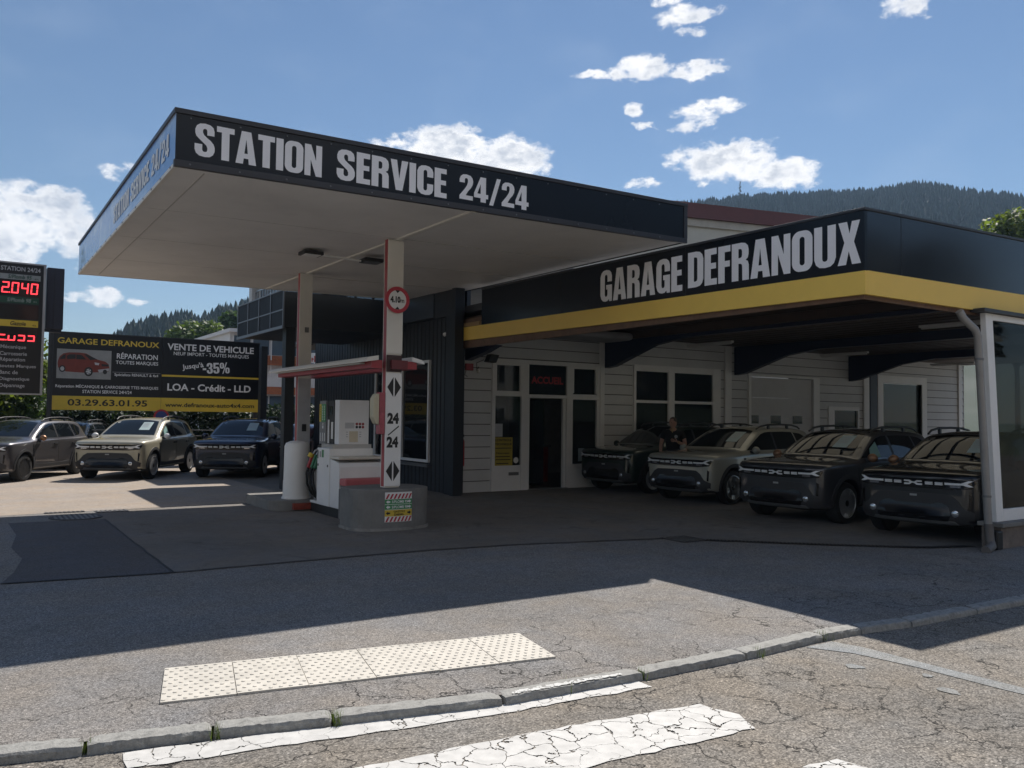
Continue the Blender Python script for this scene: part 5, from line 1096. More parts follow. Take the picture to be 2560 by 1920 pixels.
    sd = o.modifiers.new('s', 'SUBSURF'); sd.levels = 2; sd.render_levels = 2
    dg = bpy.context.evaluated_depsgraph_get(); full = bpy.data.meshes.new_from_object(o.evaluated_get(dg))
    bvh = BVHTree.FromPolygons([v.co.copy() for v in full.vertices], [tuple(p.vertices) for p in full.polygons])
    cutters = []
    for sx_ in (WB, -WB):
        for sy in (1, -1):
            mb = MB(); mb.lathe([(.405, 0), (.405, sy * .5)], 36, (sx_, sy * .55, WR + .015), 'y'); c = mb.build('cutter', DARKM); cutters.append(c)
            b = o.modifiers.new('b', 'BOOLEAN'); b.operation = 'DIFFERENCE'; b.object = c; b.solver = 'EXACT'
    dg = bpy.context.evaluated_depsgraph_get(); dg.update(); cut = bpy.data.meshes.new_from_object(o.evaluated_get(dg))
    for c in cutters: bpy.data.objects.remove(c)
    bpy.data.objects.remove(o)
    cut.materials.clear(); cut.materials.append(None); cut.materials.append(DARKM)
    for p in cut.polygons:
        c = p.center; p.material_index = 0
        for sx_ in (WB, -WB):
            if math.hypot(c.x - sx_, c.z - WR - .015) < .41 and abs(c.y) < .93 and (abs(p.normal.y) < .3 or abs(c.y) < .6): p.material_index = 1
        if c.z < .30 and abs(p.normal.z) > .8: p.material_index = 1
    cut.shade_smooth(); cut.set_sharp_from_angle(angle=math.radians(42))
    return cut, bvh
CAR_ME, CAR_BVH = car_body_mesh()
def densify(poly, step):
    out = []
    for a, b in zip(poly, poly[1:] + poly[:1]):
        n = max(1, int(math.dist(a, b) / step + .5))
        out += [(a[0] + (b[0] - a[0]) * i / n, a[1] + (b[1] - a[1]) * i / n) for i in range(n)]
    return out
def decal_mesh(name, poly, proj, off, step, m, skirt=.02, mirror=False, smooth=True):
    """panel laid over the body: poly is (x,z) for proj 'y' (left side) / '-y', (y,z) for 'x' (front) / '-x' (rear), (x,y) for 'z'"""
    polys = [poly]
    if mirror: polys.append([(-a, b) for a, b in poly][::-1])
    VS = []; FS = []
    for pg in polys:
        if sum(a[0] * b[1] - b[0] * a[1] for a, b in zip(pg, pg[1:] + pg[:1])) < 0: pg = pg[::-1]
        E_ = densify(pg, step); n = len(E_); xs = [p[0] for p in E_]; ys = [p[1] for p in E_]
        def inside(x, y):
            c = False
            for (x1, y1), (x2, y2) in zip(E_, E_[1:] + E_[:1]):
                if (y1 > y) != (y2 > y) and x < (x2 - x1) * (y - y1) / (y2 - y1) + x1: c = not c
            return c
        pts = list(E_); gx = min(xs)
        while gx < max(xs):
            gy = min(ys)
            while gy < max(ys):
                if inside(gx, gy) and min((gx - a) ** 2 + (gy - b) ** 2 for a, b in E_) > (step * .5) ** 2: pts.append((gx, gy))
                gy += step
            gx += step
        r = delaunay_2d_cdt([Vector(p) for p in pts], [], [list(range(n))], 1, 1e-5)
        k0 = len(VS); loc = []
        for v in r[0]:
            a, b = v.x, v.y
            if proj in ('y', '-y'): s = 1 if proj == 'y' else -1; og, dr = Vector((a, s * 2, b)), Vector((0, -s, 0))
            elif proj in ('x', '-x'): s = 1 if proj == 'x' else -1; og, dr = Vector((s * 3.5, a, b)), Vector((-s, 0, 0))
            else: og, dr = Vector((a, b, 4)), Vector((0, 0, -1))
            h = CAR_BVH.ray_cast(og, dr)
            if h[0] is None: h = CAR_BVH.find_nearest(og + dr * (1.2 if 'y' in proj else 1.4))
            P = h[0] + h[1] * off; VS.append(P); loc.append((P, h[1]))
        FS += [tuple(i + k0 for i in f) for f in r[2]]
        if skirt:   # edge turned in so the panel has thickness
            cnt = {}
            for f in r[2]:
                for i, j in zip(f, f[1:] + f[:1]): cnt[(min(i, j), max(i, j))] = cnt.get((min(i, j), max(i, j)), 0) + 1
            sk = {}
            for (i, j), c in cnt.items():
                if c == 1:
                    for q in (i, j):
                        if q not in sk: sk[q] = len(VS); VS.append(loc[q][0] - loc[q][1] * (off + skirt))
                    FS.append((i + k0, j + k0, sk[j], sk[i]))
    me = bpy.data.meshes.new(name); me.from_pydata(VS, [], FS); me.materials.append(m)
    bm = bmesh.new(); bm.from_mesh(me); bmesh.ops.recalc_face_normals(bm, faces=bm.faces); bm.to_mesh(me); bm.free()
    # outward check
    s = sum(p.normal.dot(CAR_BVH.find_nearest(p.center)[1]) * p.area for p in me.polygons)
    if s < 0: me.flip_normals()
    if smooth: me.shade_smooth(); me.set_sharp_from_angle(angle=math.radians(40))
    return me
CHROME = mat('drl_white', (.82, .84, .86), .3, var=0); LAMPG = mat('headlamp_glass', (.02, .022, .026), .05, var=.0, coat=.6)
LAMPR = mat('lamp_reflector', (.5, .52, .55), .12, metal=.8, var=.0); ALLOY = mat('alloy_grey', (.62, .63, .64), .3, metal=.7, var=.05); DALLOY = mat('alloy_dark', (.012, .012, .013), .5, metal=.0, var=.05)
GRILLE = mat('grille_black', (.006, .006, .007), .25, var=.0); BRONZE = mat('mirror_bronze', (.30, .16, .085), .35, metal=.5, var=.05); PLATEG = mat('plate_holder', (.35, .36, .35), .5)
TAIL = mat('tail_lamp', (.25, .01, .012), .15, var=.0)
def arc(cx, cz_, r, a0, a1, n): return [(cx + r * math.cos(math.radians(a0 + (a1 - a0) * k / n)), cz_ + r * math.sin(math.radians(a0 + (a1 - a0) * k / n))) for k in range(n + 1)]
CM = {}
def cm(key, fn):
    if key not in CM: CM[key] = fn()
    return CM[key]
SIDEWIN = [[(.70, 1.105), (.77, 1.105), (.60, 1.20), (.36, 1.33), (.14, 1.435), (-.04, 1.475), (-.22, 1.487), (-.22, 1.105)],
           [(-.30, 1.11), (-.30, 1.487), (-.70, 1.49), (-1.06, 1.478), (-1.12, 1.12)],
           [(-1.18, 1.13), (-1.12, 1.472), (-1.40, 1.445), (-1.585, 1.37), (-1.56, 1.27), (-1.42, 1.16)]]
def wheel_meshes(side):
    s = side
    t = MB(); t.lathe([(.22, s * -.10), (.33, s * -.115), (WR, s * -.085), (WR + .001, s * .06), (.338, s * .098), (.30, s * .112), (.252, s * .108), (.245, s * .09)], 40, (0, 0, 0), 'y')
    r = MB(); r.lathe([(.246, s * .092), (.246, s * .104), (.232, s * .104), (.225, s * .04), (.10, s * .035), (.001, s * .035)], 40, (0, 0, 0), 'y', 1)
    r.lathe([(.249, s * .10), (.249, s * .111), (.238, s * .113), (.234, s * .10)], 40, (0, 0, 0), 'y', 0)
    for k in range(5):
        a = 2 * PI * k / 5 + .3
        def P(rad, da, y): return (rad * math.cos(a + da), s * y, rad * math.sin(a + da))
        for d0, d1 in ((-.16, -.03), (.03, .16)):
            r.hexa([P(.05, d0 * 2.2, .06), P(.05, d1 * 2.2, .06), P(.238, d1 * 1.6, .085), P(.238, d0 * 1.6, .085)], [P(.05, d0 * 2.2, .09), P(.05, d1 * 2.2, .09), P(.238, d1 * 1.6, .108), P(.238, d0 * 1.6, .108)], 0)
    r.lathe([(.062, s * .05), (.062, s * .098), (.045, s * .102), (.001, s * .102)], 20, (0, 0, 0), 'y', 1)
    return t, r
def make_car(label, body, mirror=None, paper=True, side_paper=False, alloy=ALLOY, hatch=False, papertext=True, rails=True):
    o = thing('parked_car', label, 'car', group='parked cars')
    me = CAR_ME.copy(); me.materials[0] = body; b = link('body', me, o)
    def part(nm, key, fn, parent=o, m=None):
        me = cm(key, fn)
        if m is not None: me = me.copy(); me.materials.clear(); me.materials.append(m)
        return link(nm, me, parent)
    D = decal_mesh
    part('windscreen', 'ws', lambda: D('windscreen', [(-.69, 1.142), (-.35, 1.148), (0, 1.15), (.35, 1.148), (.69, 1.142), (.635, 1.30), (.575, 1.455), (.54, 1.505), (.3, 1.535), (0, 1.545), (-.3, 1.535), (-.54, 1.505), (-.575, 1.455), (-.635, 1.30)], 'x', .004, .07, CARGLASS, .01))
    part('rear_window', 'rw', lambda: D('rear_window', [(-.60, 1.14), (.60, 1.14), (.56, 1.40), (.5, 1.46), (-.5, 1.46), (-.56, 1.40)], '-x', .004, .08, CARGLASS, .01))
    for i, w in enumerate(SIDEWIN):
        for s in ('y', '-y'): part('side_window', 'sw%d%s' % (i, s), lambda w=w, s=s: D('side_window', w, s, .004, .07, CARGLASS, .012))
    for s in ('y', '-y'):
        part('pillar_trim', 'pt' + s, lambda s=s: D('pillar_trim', [(-.225, 1.09), (-.225, 1.49), (-.297, 1.49), (-.297, 1.09)], s, .003, .05, DARKM, .01))
        part('sill_cladding', 'sc' + s, lambda s=s: D('sill_cladding', [(.86, .24), (.86, .44), (.4, .41), (-.5, .42), (-.86, .45), (-.86, .24)], s, .010, .09, PLAST, .03))
        for sx_, nm in ((WB, 'f'), (-WB, 'r')):
            part('arch_cladding', 'ac' + nm + s, lambda s=s, sx_=sx_: D('arch_cladding', arc(sx_, WR + .015, .408, -12, 192, 26) + arc(sx_, WR + .015, .475, 192, -12, 26), s, .014, .06, PLAST, .05))
        part('door_seam', 'ds' + s, lambda s=s: D('door_seam', [(-.255, .44), (-.255, 1.07), (-.262, 1.07), (-.262, .44)], s, .0012, .06, GRILLE, 0)); part('door_seam', 'ds2' + s, lambda s=s: D('door_seam', [(.86, .46), (.845, .98), (.838, .98), (.853, .46)], s, .0012, .06, GRILLE, 0)); part('door_seam', 'ds3' + s, lambda s=s: D('door_seam', [(-.90, .60), (-1.12, .95), (-1.14, 1.08), (-1.147, 1.08), (-1.127, .95), (-.907, .60)], s, .0012, .06, GRILLE, 0))
        part('fender_panel', 'fp' + s, lambda s=s: D('fender_panel', [(.91, .52), (.91, .95), (.985, .95), (.985, .62)], s, .006, .06, DARKM, .012))
        ys = 1 if s == 'y' else -1
        for x in (-.12, -1.02):
            def hd(x=x, ys=ys):
                h = CAR_BVH.ray_cast(Vector((x, ys * 2, .93)), Vector((0, -ys, 0)))[0]
                mb = MB().box(x - .10, x + .10, h.y, h.y + ys * .03, .915, .945); q = mb.build('door_handle', DARKM); me = q.data; bpy.data.objects.remove(q); return me
            part('door_handle', 'dh%s%.1f' % (s, x), hd, b, body if mirror is None else None)
        def mir(ys=ys):
            mb = MB(); rings = []
            for k in range(9):
                t = k / 8; r_ = math.sin(PI * (.08 + .84 * t)) ** .6
                rings.append([(.66 + .075 * r_ * math.cos(a) * (1 if math.cos(a) > 0 else .5), ys * (.885 + .165 * t), 1.115 + .078 * r_ * math.copysign(abs(math.sin(a)) ** .7, math.sin(a)) - .01 * t) for a in [2 * PI * j / 14 for j in range(14)]])
            vs = [p for r_ in rings for p in r_]; fs = [(i * 14 + k, i * 14 + (k + 1) % 14, (i + 1) * 14 + (k + 1) % 14, (i + 1) * 14 + k) for i in range(8) for k in range(14)] + [tuple(range(14)), tuple(range(112, 126))]
            mb.add(vs, fs); q = mb.build('wing_mirror', DARKM, smooth=50); me = q.data; bpy.data.objects.remove(q); return me
        mo = part('wing_mirror', 'wm' + s, mir, o, mirror or body)
        def arm(ys=ys):
            q = MB().prism([(.58, 1.04), (.72, 1.04), (.70, 1.10), (.60, 1.10)], 'y', ys * .84, ys * .95).build('mirror_arm', DARKM); me = q.data; bpy.data.objects.remove(q); return me
        part('mirror_arm', 'ma' + s, arm, mo)
        if rails:
            def rail(ys=ys):
                q = MB().tube([(.16, ys * .615, 1.545), (.02, ys * .625, 1.605), (-.25, ys * .625, 1.64), (-.75, ys * .625, 1.65), (-1.2, ys * .615, 1.637), (-1.45, ys * .60, 1.60), (-1.56, ys * .595, 1.55)], [.016, .02, .02, .02, .02, .02, .016], 8).box(-.32, -.26, ys * .60, ys * .64, 1.55, 1.64).box(-1.05, -.99, ys * .59, ys * .635, 1.55, 1.64).build('roof_rail', DARKM, smooth=50); me = q.data; bpy.data.objects.remove(q); return me
            part('roof_rail', 'rr' + s, rail)
    # front
    gr = part('grille', 'gr', lambda: D('grille', [(-.80, .80), (-.55, .775), (.55, .775), (.80, .80), (.845, .90), (.78, .925), (.5, .915), (0, .915), (-.5, .915), (-.78, .925), (-.845, .90)], 'x', .007, .035, GRILLE, .02))
    for sgn in (1, -1):
        hl = part('headlight', 'hl%d' % sgn, lambda sgn=sgn: D('headlight', [(sgn * a, b_) for a, b_ in ((.46, .795), (.70, .80), (.80, .83), (.835, .905), (.74, .912), (.46, .908))], 'x', .014, .045, LAMPG, .02))
        part('daytime_light', 'dl%d' % sgn, lambda sgn=sgn: D('daytime_light', [(sgn * a, b_) for a, b_ in ((.45, .880), (.67, .880), (.755, .912), (.81, .912), (.745, .874), (.81, .832), (.765, .830), (.70, .850), (.45, .848))], 'x', .022, .03, CHROME, .008), hl)
        part('reflector', 'rf%d' % sgn, lambda sgn=sgn: D('reflector', [(sgn * a, b_) for a, b_ in ((.52, .81), (.66, .812), (.665, .84), (.52, .838))], 'x', .0165, .04, LAMPR, .006), hl)
        part('bumper_slot', 'bs%d' % sgn, lambda sgn=sgn: D('bumper_slot', [(sgn * a, b_) for a, b_ in ((.755, .50), (.785, .50), (.80, .70), (.765, .72))], 'x', .005, .04, GRILLE, .01))
        def fog(sgn=sgn):
            h = CAR_BVH.ray_cast(Vector((3.5, sgn * .60, .44)), Vector((-1, 0, 0)))[0]
            q = MB().lathe([(.05, -.03), (.05, .018), (.042, .022), (.02, .026), (.001, .027)], 18, (h.x + .01, sgn * .60, .44), 'x').build('fog_light', LAMPR, smooth=40); me = q.data; bpy.data.objects.remove(q); return me
        part('fog_light', 'fl%d' % sgn, fog)
    mb_ = lambda pts: [D('e', p, 'x', .026, .03, CHROME, .012) for p in pts]
    def join(ms, nm):
        mb = MB()
        for q in ms: mb.add([v.co for v in q.vertices], [tuple(p.vertices) for p in q.polygons])
        q = mb.build(nm, CHROME); me = q.data; bpy.data.objects.remove(q); return me
    part('emblem', 'em', lambda: join(mb_([[(s_ * a, b_) for a, b_ in ((.018, .846), (.055, .820), (.128, .820), (.128, .843), (.064, .843), (.044, .857), (.064, .871), (.128, .871), (.128, .894), (.055, .894), (.018, .868), (-.008, .863), (-.008, .851))] for s_ in (1, -1)]), 'emblem'), gr)
    part('grille_dash', 'gd', lambda: join(mb_([[(s_ * x, z), (s_ * (x + .105), z), (s_ * (x + .105), z + .017), (s_ * x, z + .017)] for s_ in (1, -1) for x in (.175, .315) for z in (.836, .861)]), 'grille_dash'), gr)
    lb = part('bumper', 'lb', lambda: D('bumper', [(-.80, .30), (.80, .30), (.82, .46), (.70, .52), (.60, .64), (.50, .70), (0, .71), (-.50, .70), (-.60, .64), (-.70, .52), (-.82, .46)], 'x', .012, .07, PLAST, .03))
    part('air_intake', 'ai', lambda: D('air_intake', [(-.50, .335), (.50, .335), (.54, .42), (.50, .53), (.43, .575), (.34, .585), (.27, .555), (-.27, .555), (-.34, .585), (-.43, .575), (-.50, .53), (-.54, .42)], 'x', .019, .06, GRILLE, .004), lb)
    part('skid_plate', 'sp', lambda: D('skid_plate', [(-.62, .295), (.62, .295), (.58, .33), (-.58, .33)], 'x', .021, .05, GREYM, .01), lb)
    part('badge_plate', 'bp', lambda: D('badge_plate', [(-.05, .655), (.05, .655), (.05, .685), (-.05, .685)], 'x', .02, .05, PLATEG, .006), lb)
    part('rear_bumper', 'rb', lambda: D('rear_bumper', [(-.80, .32), (.80, .32), (.82, .60), (-.82, .60)], '-x', .012, .09, PLAST, .03))
    for sgn in (1, -1): part('tail_light', 'tl%d' % sgn, lambda sgn=sgn: D('tail_light', [(sgn * a, b_) for a, b_ in ((.60, .86), (.78, .86), (.80, 1.03), (.70, 1.05))], '-x', .010, .05, TAIL, .02))
    # under body
    def under():
        q = MB().box(-1.9, 1.9, -.56, .56, .235, .55).build('underbody', DARKM); me = q.data; bpy.data.objects.remove(q); return me
    part('underbody', 'ub', under)
    for sx_ in (WB, -WB):
        for sy in (1, -1):
            t, r = None, None
            w = bpy.data.objects.new('wheel', cm('ty%d' % sy, lambda sy=sy: (lambda q: (bpy.data.objects.remove(q[1]), q[0])[1])((lambda x: (x.data, x))(wheel_meshes(sy)[0].build('wheel', RUBBER, smooth=35))))); C.objects.link(w); w.parent = o; w.location = (sx_, sy * TRK, WR)
            rk = 'ri%d%s' % (sy, alloy.name)
            rm = cm(rk, lambda sy=sy: (lambda q: (bpy.data.objects.remove(q[1]), q[0])[1])((lambda x: (x.data, x))(wheel_meshes(sy)[1].build('rim', [alloy, DALLOY], smooth=35))))
            link('rim', rm, w); w.rotation_euler = (0, .4 * sx_, 0)
    if paper:
        p = part('price_sheet', 'ps', lambda: D('price_sheet', [(.20, 1.27), (.47, 1.27), (.45, 1.475), (.20, 1.475)], 'x', .008, .06, PAPER, .002))
        if papertext: part('printed_line', 'pl', lambda: join([D('l', [(.225, z), (.39, z), (.39, z + .008), (.225, z + .008)], 'x', .011, .06, TEXTG, 0) for z in (1.345, 1.37, 1.395, 1.42, 1.445)], 'printed_line'), p, TEXTG)
    if side_paper: part('price_sheet', 'sps', lambda: D('price_sheet', [(.18, 1.11), (.52, 1.11), (.44, 1.26), (.20, 1.38)], 'y', .008, .06, mat('paper_teal', (.20, .36, .33), .6), .002))
    return o
def place(o, c, f, s=(1, 1, 1), z=0):
    o.location = (c[0], c[1], z); o.rotation_euler = (0, 0, math.atan2(f[1], f[0])); o.scale = s; return o
P_BEIGE = paint('paint_sand', (.42, .385, .285), .15); P_GREY = paint('paint_grey', (.085, .08, .085), .45); P_NAVY = paint('paint_navy', (.012, .018, .045), .3); P_BLACK = paint('paint_black', (.006, .006, .007), .1)
P_GREEN = paint('paint_green', (.012, .028, .022), .35); P_WHITE = paint('paint_pale', (.36, .36, .31), .15); P_SLATE = paint('paint_slate', (.048, .05, .056), .45); P_RED = paint('paint_dark_red', (.10, .012, .015), .3)
FL = (-.525, -.851)
place(make_car('beige compact off-roader half in the shade below the billboard', P_BEIGE, mirror=WHITE, side_paper=True), (4.15, 25.1), FL)
place(make_car('metallic grey hatchback with bronze wing mirrors at the left edge below the price sign', P_GREY, mirror=BRONZE, paper=False, alloy=DALLOY), (1.27, 25.5), (-.535, -.845), (1.0, .97, .96))
place(make_car('dark navy off-roader in the shade beside the rear fuel column', P_NAVY), (6.87, 24.5), (-.51, -.86))
place(make_car('black estate car seen between the grey and the beige car', P_BLACK, paper=False), (2.75, 30.1), (-.45, -.9), (1.02, 1, .90))
place(make_car('dark red car glimpsed between the round bin and the fuel pump', P_RED, paper=False, rails=False), (9.0, 26.2), (-.7, -.7), (1, 1, .9))
place(make_car('black off-roader partly behind the downpipe and glass screen', P_BLACK, mirror=BRONZE, side_paper=True), (13.85, 7.25), (-.994, -.11))
place(make_car('slate grey off-roader under the roof beside the black one', P_SLATE, mirror=BRONZE, side_paper=True), (13.80, 9.6), (-.998, -.06))
place(make_car('pale sand coloured off-roader under the garage roof in front of the man', P_WHITE, mirror=P_WHITE), (14.45, 12.75), (-.995, -.10))
place(make_car('dark green off-roader under the roof closest to the entrance', P_GREEN, paper=False), (14.65, 15.3), (-.997, -.08))
# ------------------------------------------------------------------ person between the pale and the green car
SKIN = mat('skin', (.42, .24, .18), .55, var=.06, scale=12); SHIRT = mat('shirt_black', (.010, .010, .011), .85, var=.1); TROUS = mat('trousers_dark', (.018, .02, .028), .85); HAIR = mat('hair_grey_brown', (.07, .055, .045), .8, var=.25, scale=60)
def skin_mesh(name, J, E_, m, parent, level=2, root=0):
    """J: list of (pos, (rx, ry)), E_: edges"""
    me = bpy.data.meshes.new(name); me.from_pydata([p for p, _ in J], E_, []); o = bpy.data.objects.new(name, me); C.objects.link(o)
    sk = o.modifiers.new('skin', 'SKIN'); sk.use_smooth_shade = True
    for i, (p, r) in enumerate(J):
        sv = me.skin_vertices[0].data[i]; sv.radius = r if isinstance(r, tuple) else (r, r); sv.use_root = (i == root)
    sb = o.modifiers.new('sub', 'SUBSURF'); sb.levels = level; sb.render_levels = level
    dg = bpy.context.evaluated_depsgraph_get(); nm = bpy.data.meshes.new_from_object(o.evaluated_get(dg)); bpy.data.objects.remove(o)
    nm.materials.clear(); nm.materials.append(m); nm.shade_smooth(); return link(name, nm, parent)
# local frame: -y is the way he faces, x to his left
pe = thing('person', 'man in a black polo shirt standing between parked cars, hand on his chest', 'person', (13.60, 13.88, 0))
_hd = math.atan2(-.835 * 1.0, -.55); pe.rotation_euler = (0, 0, math.atan2(-14.2, -14.0) + PI / 2 - .12)
B = [((0, 0, .95), (.155, .11)), ((0, .005, 1.10), (.15, .105)), ((0, .01, 1.27), (.17, .115)), ((0, .015, 1.42), (.15, .10)), ((0, .01, 1.50), (.065, .065)), ((0, -.005, 1.57), (.058, .06)),
     ((-.19, .01, 1.43), .062), ((-.245, .0, 1.30), .052), ((-.275, -.005, 1.13), .045), ((-.27, -.06, .99), .037), ((-.265, -.10, .88), .03),
     ((.19, .01, 1.43), .062), ((.25, .0, 1.30), .052), ((.285, -.02, 1.15), .046), ((.19, -.12, 1.19), .038), ((.115, -.165, 1.23), .030),
     ((-.10, 0, .86), (.095, .10)), ((-.115, -.01, .48), (.062, .068)), ((-.12, .01, .10), .045), ((-.125, -.12, .04), .04),
     ((.10, 0, .86), (.095, .10)), ((.115, -.01, .48), (.062, .068)), ((.12, .01, .10), .045), ((.125, -.12, .04), .04)]
E_ = [(0, 1), (1, 2), (2, 3), (3, 4), (4, 5), (3, 6), (6, 7), (7, 8), (8, 9), (9, 10), (3, 11), (11, 12), (12, 13), (13, 14), (14, 15), (0, 16), (16, 17), (17, 18), (18, 19), (0, 20), (20, 21), (21, 22), (22, 23)]
body = skin_mesh('body', B, E_, SKIN, pe)
# clothing as shells over the same skeleton
S_ = [(B[i][0], tuple(v + .024 for v in (B[i][1] if isinstance(B[i][1], tuple) else (B[i][1],) * 2))) for i in range(24)]
sh_idx = [0, 1, 2, 3, 6, 7, 11, 12]
J2 = [((0, 0, .86), (.185, .14))] + [S_[i] for i in (1, 2, 3)] + [S_[6], ((-.25, 0, 1.27), (.068, .068)), S_[11], ((.256, 0, 1.27), (.068, .068)), ((0, .012, 1.475), (.085, .08))]
skin_mesh('polo_shirt', J2, [(0, 1), (1, 2), (2, 3), (3, 4), (4, 5), (3, 6), (6, 7), (3, 8)], SHIRT, pe)
J3 = [((0, 0, .93), (.16, .115))] + [S_[16], S_[17], ((-.12, .01, .12), (.062, .065)), S_[20], S_[21], ((.12, .01, .12), (.062, .065))]
skin_mesh('trousers', J3, [(0, 1), (1, 2), (2, 3), (0, 4), (4, 5), (5, 6)], TROUS, pe)
mb = MB()
for s_ in (-1, 1): mb.prism([(-.16, .0), (.07, .0), (.07, .07), (-.02, .09), (-.13, .05)], 'x', s_ * .12 - .045, s_ * .12 + .045)
sh_o = mb.build('shoes', DARKM, pe, bevel=.015)
sh_o.data.transform(Matrix.Translation((0, 0, 0)))
# head: turned to his right, a little down
def head():
    bm = bmesh.new(); bmesh.ops.create_uvsphere(bm, u_segments=28, v_segments=20, radius=1)
    for v in bm.verts:
        x, y, z = v.co
        w = .076 * (1 - .13 * max(0, -z) ** 1.5); d = .098
        v.co = Vector((x * w, y * d, z * .118))
        if z < -.2 and y < 0: v.co.y -= .012 * (-z) * (1 - abs(x)); v.co.x *= .93
        if z < -.55: v.co.z -= .006
        # brow, eye sockets, nose, mouth, chin
        fx, fz = v.co.x, v.co.z
        if y < -.2:
            for ex in (-.032, .032): v.co.y += .011 * math.exp(-((fx - ex) / .017) ** 2 - ((fz - .008) / .014) ** 2)
            v.co.y -= .006 * math.exp(-((fz - .03) / .012) ** 2) * math.exp(-(fx / .05) ** 2)
            v.co.y -= .026 * math.exp(-(fx / .0125) ** 2) * math.exp(-((fz + .024) / .017) ** 2) + .010 * math.exp(-(fx / .011) ** 2) * math.exp(-((fz) / .02) ** 2)
            v.co.y += .005 * math.exp(-((fz + .062) / .006) ** 2) * math.exp(-(fx / .024) ** 2) - .005 * math.exp(-((fz + .053) / .006) ** 2) * math.exp(-(fx / .02) ** 2) - .005 * math.exp(-((fz + .072) / .007) ** 2) * math.exp(-(fx / .018) ** 2)
    return bm
def tohead(me): me.transform(Matrix.Translation((0, -.02, 1.665)) @ Matrix.Rotation(math.radians(-38), 4, 'Z') @ Matrix.Rotation(math.radians(8), 4, 'X'))
bm = head(); me = bpy.data.meshes.new('head'); bm.to_mesh(me); me.materials.append(SKIN); me.shade_smooth()
hm = MB()
for s_ in (-1, 1):
    hm.lathe([(.002, -.012), (.02, -.008), (.026, 0), (.02, .008), (.002, .010)], 12, (s_ * .076, .012, -.005), 'x')
q = hm.build('ears', SKIN, smooth=60); ears = q.data; bpy.data.objects.remove(q)
tohead(me); tohead(ears); hd = link('head', me, pe); link('ear', ears, hd)
bmh = bmesh.new(); bmesh.ops.create_uvsphere(bmh, u_segments=28, v_segments=20, radius=1)
for v in bmh.verts:
    x, y, z = v.co; v.co = Vector((x * .082, y * .103 + .006, z * .122 + .004)); v.co += v.co.normalized() * rnd.uniform(-.002, .003)
kill = [f for f in bmh.faces if (lambda c: c.z < .012 + max(0, -c.y) * 1.1 - max(0, c.y) * .9 or (c.y < -.035 and c.z < .085))(f.calc_center_median())]
bmesh.ops.delete(bmh, geom=kill, context='FACES'); hme = bpy.data.meshes.new('hair'); bmh.to_mesh(hme); bmh.free(); hme.materials.append(HAIR); hme.shade_smooth(); tohead(hme); link('hair', hme, hd)
em = MB()
for ex in (-.032, .032): em.lathe([(.001, -.009), (.007, -.007), (.010, 0), (.007, .007), (.001, .009)], 10, (ex, -.079, .006), 'y')
q = em.build('eyes', mat('eye_dark', (.05, .04, .035), .2), smooth=60); eme = q.data; bpy.data.objects.remove(q); tohead(eme); link('eye', eme, hd)
bm.free()
# hands with five fingers
def hand(name, wrist, dirn, side, normal, curl):
    d = Vector(dirn).normalized(); n = Vector(normal).normalized(); s = d.cross(n).normalized() * side; w = Vector(wrist)
    J = [(tuple(w), (.022, .026)), (tuple(w + d * .045), (.030, .018)), (tuple(w + d * .085), (.034, .015))]; E2 = [(0, 1), (1, 2)]
    for k, (off, ln) in enumerate(((-.030, .066), (-.010, .076), (.010, .071), (.029, .056))):
        p = w + d * .09 + s * off; i0 = len(J); a = d.copy(); prev = 2
        J.append((tuple(p), .0088)); E2.append((2, i0)); prev = i0
        for seg in (.45, .32, .23):
            a = (a - n * curl).normalized(); p = p + a * ln * seg; J.append((tuple(p), .0078)); E2.append((prev, len(J) - 1)); prev = len(J) - 1
    p = w + d * .035 - s * .032; i0 = len(J); J.append((tuple(p), .0105)); E2.append((1, i0))
    p2 = p + (d * .7 - s * .6).normalized() * .034; J.append((tuple(p2), .0098)); E2.append((i0, i0 + 1)); p3 = p2 + (d * .9 - s * .2 - n * .2).normalized() * .026; J.append((tuple(p3), .0085)); E2.append((i0 + 1, i0 + 2))
    return skin_mesh(name, J, E2, SKIN, body, 2)
hand('hand', (.125, -.158, 1.225), (-.95, -.12, .28), -1, (0, -1, -.1), -.06)
hand('hand', (-.265, -.10, .89), (.05, -.1, -1), 1, (1, 0, 0), -.18)
MB().lathe([(.036, -.012), (.038, 0), (.036, .012)], 16, (.15, -.145, 1.21), 'x').build('wristwatch', mat('watch_gold', (.35, .26, .12), .3, metal=.7), pe)
mb = MB(); mb.lathe([(.038, 0), (.038, -.004), (.001, -.004)], 18, (.085, -.142, 1.345), 'y'); q = mb.build('shirt_emblem', mat('emblem_white', (.35, .37, .37), .7), pe)
mb = MB(); mb.add([(-.045, -.080, 1.535), (.0, -.128, 1.43), (.012, -.126, 1.44), (-.028, -.084, 1.545)], [(0, 1, 2, 3)]).add([(.045, -.080, 1.535), (.0, -.128, 1.43), (-.008, -.126, 1.44), (.028, -.084, 1.545)], [(0, 1, 2, 3)]); mb.build('collar_edge', mat('collar_yellow', (.4, .3, .12), .8), pe)
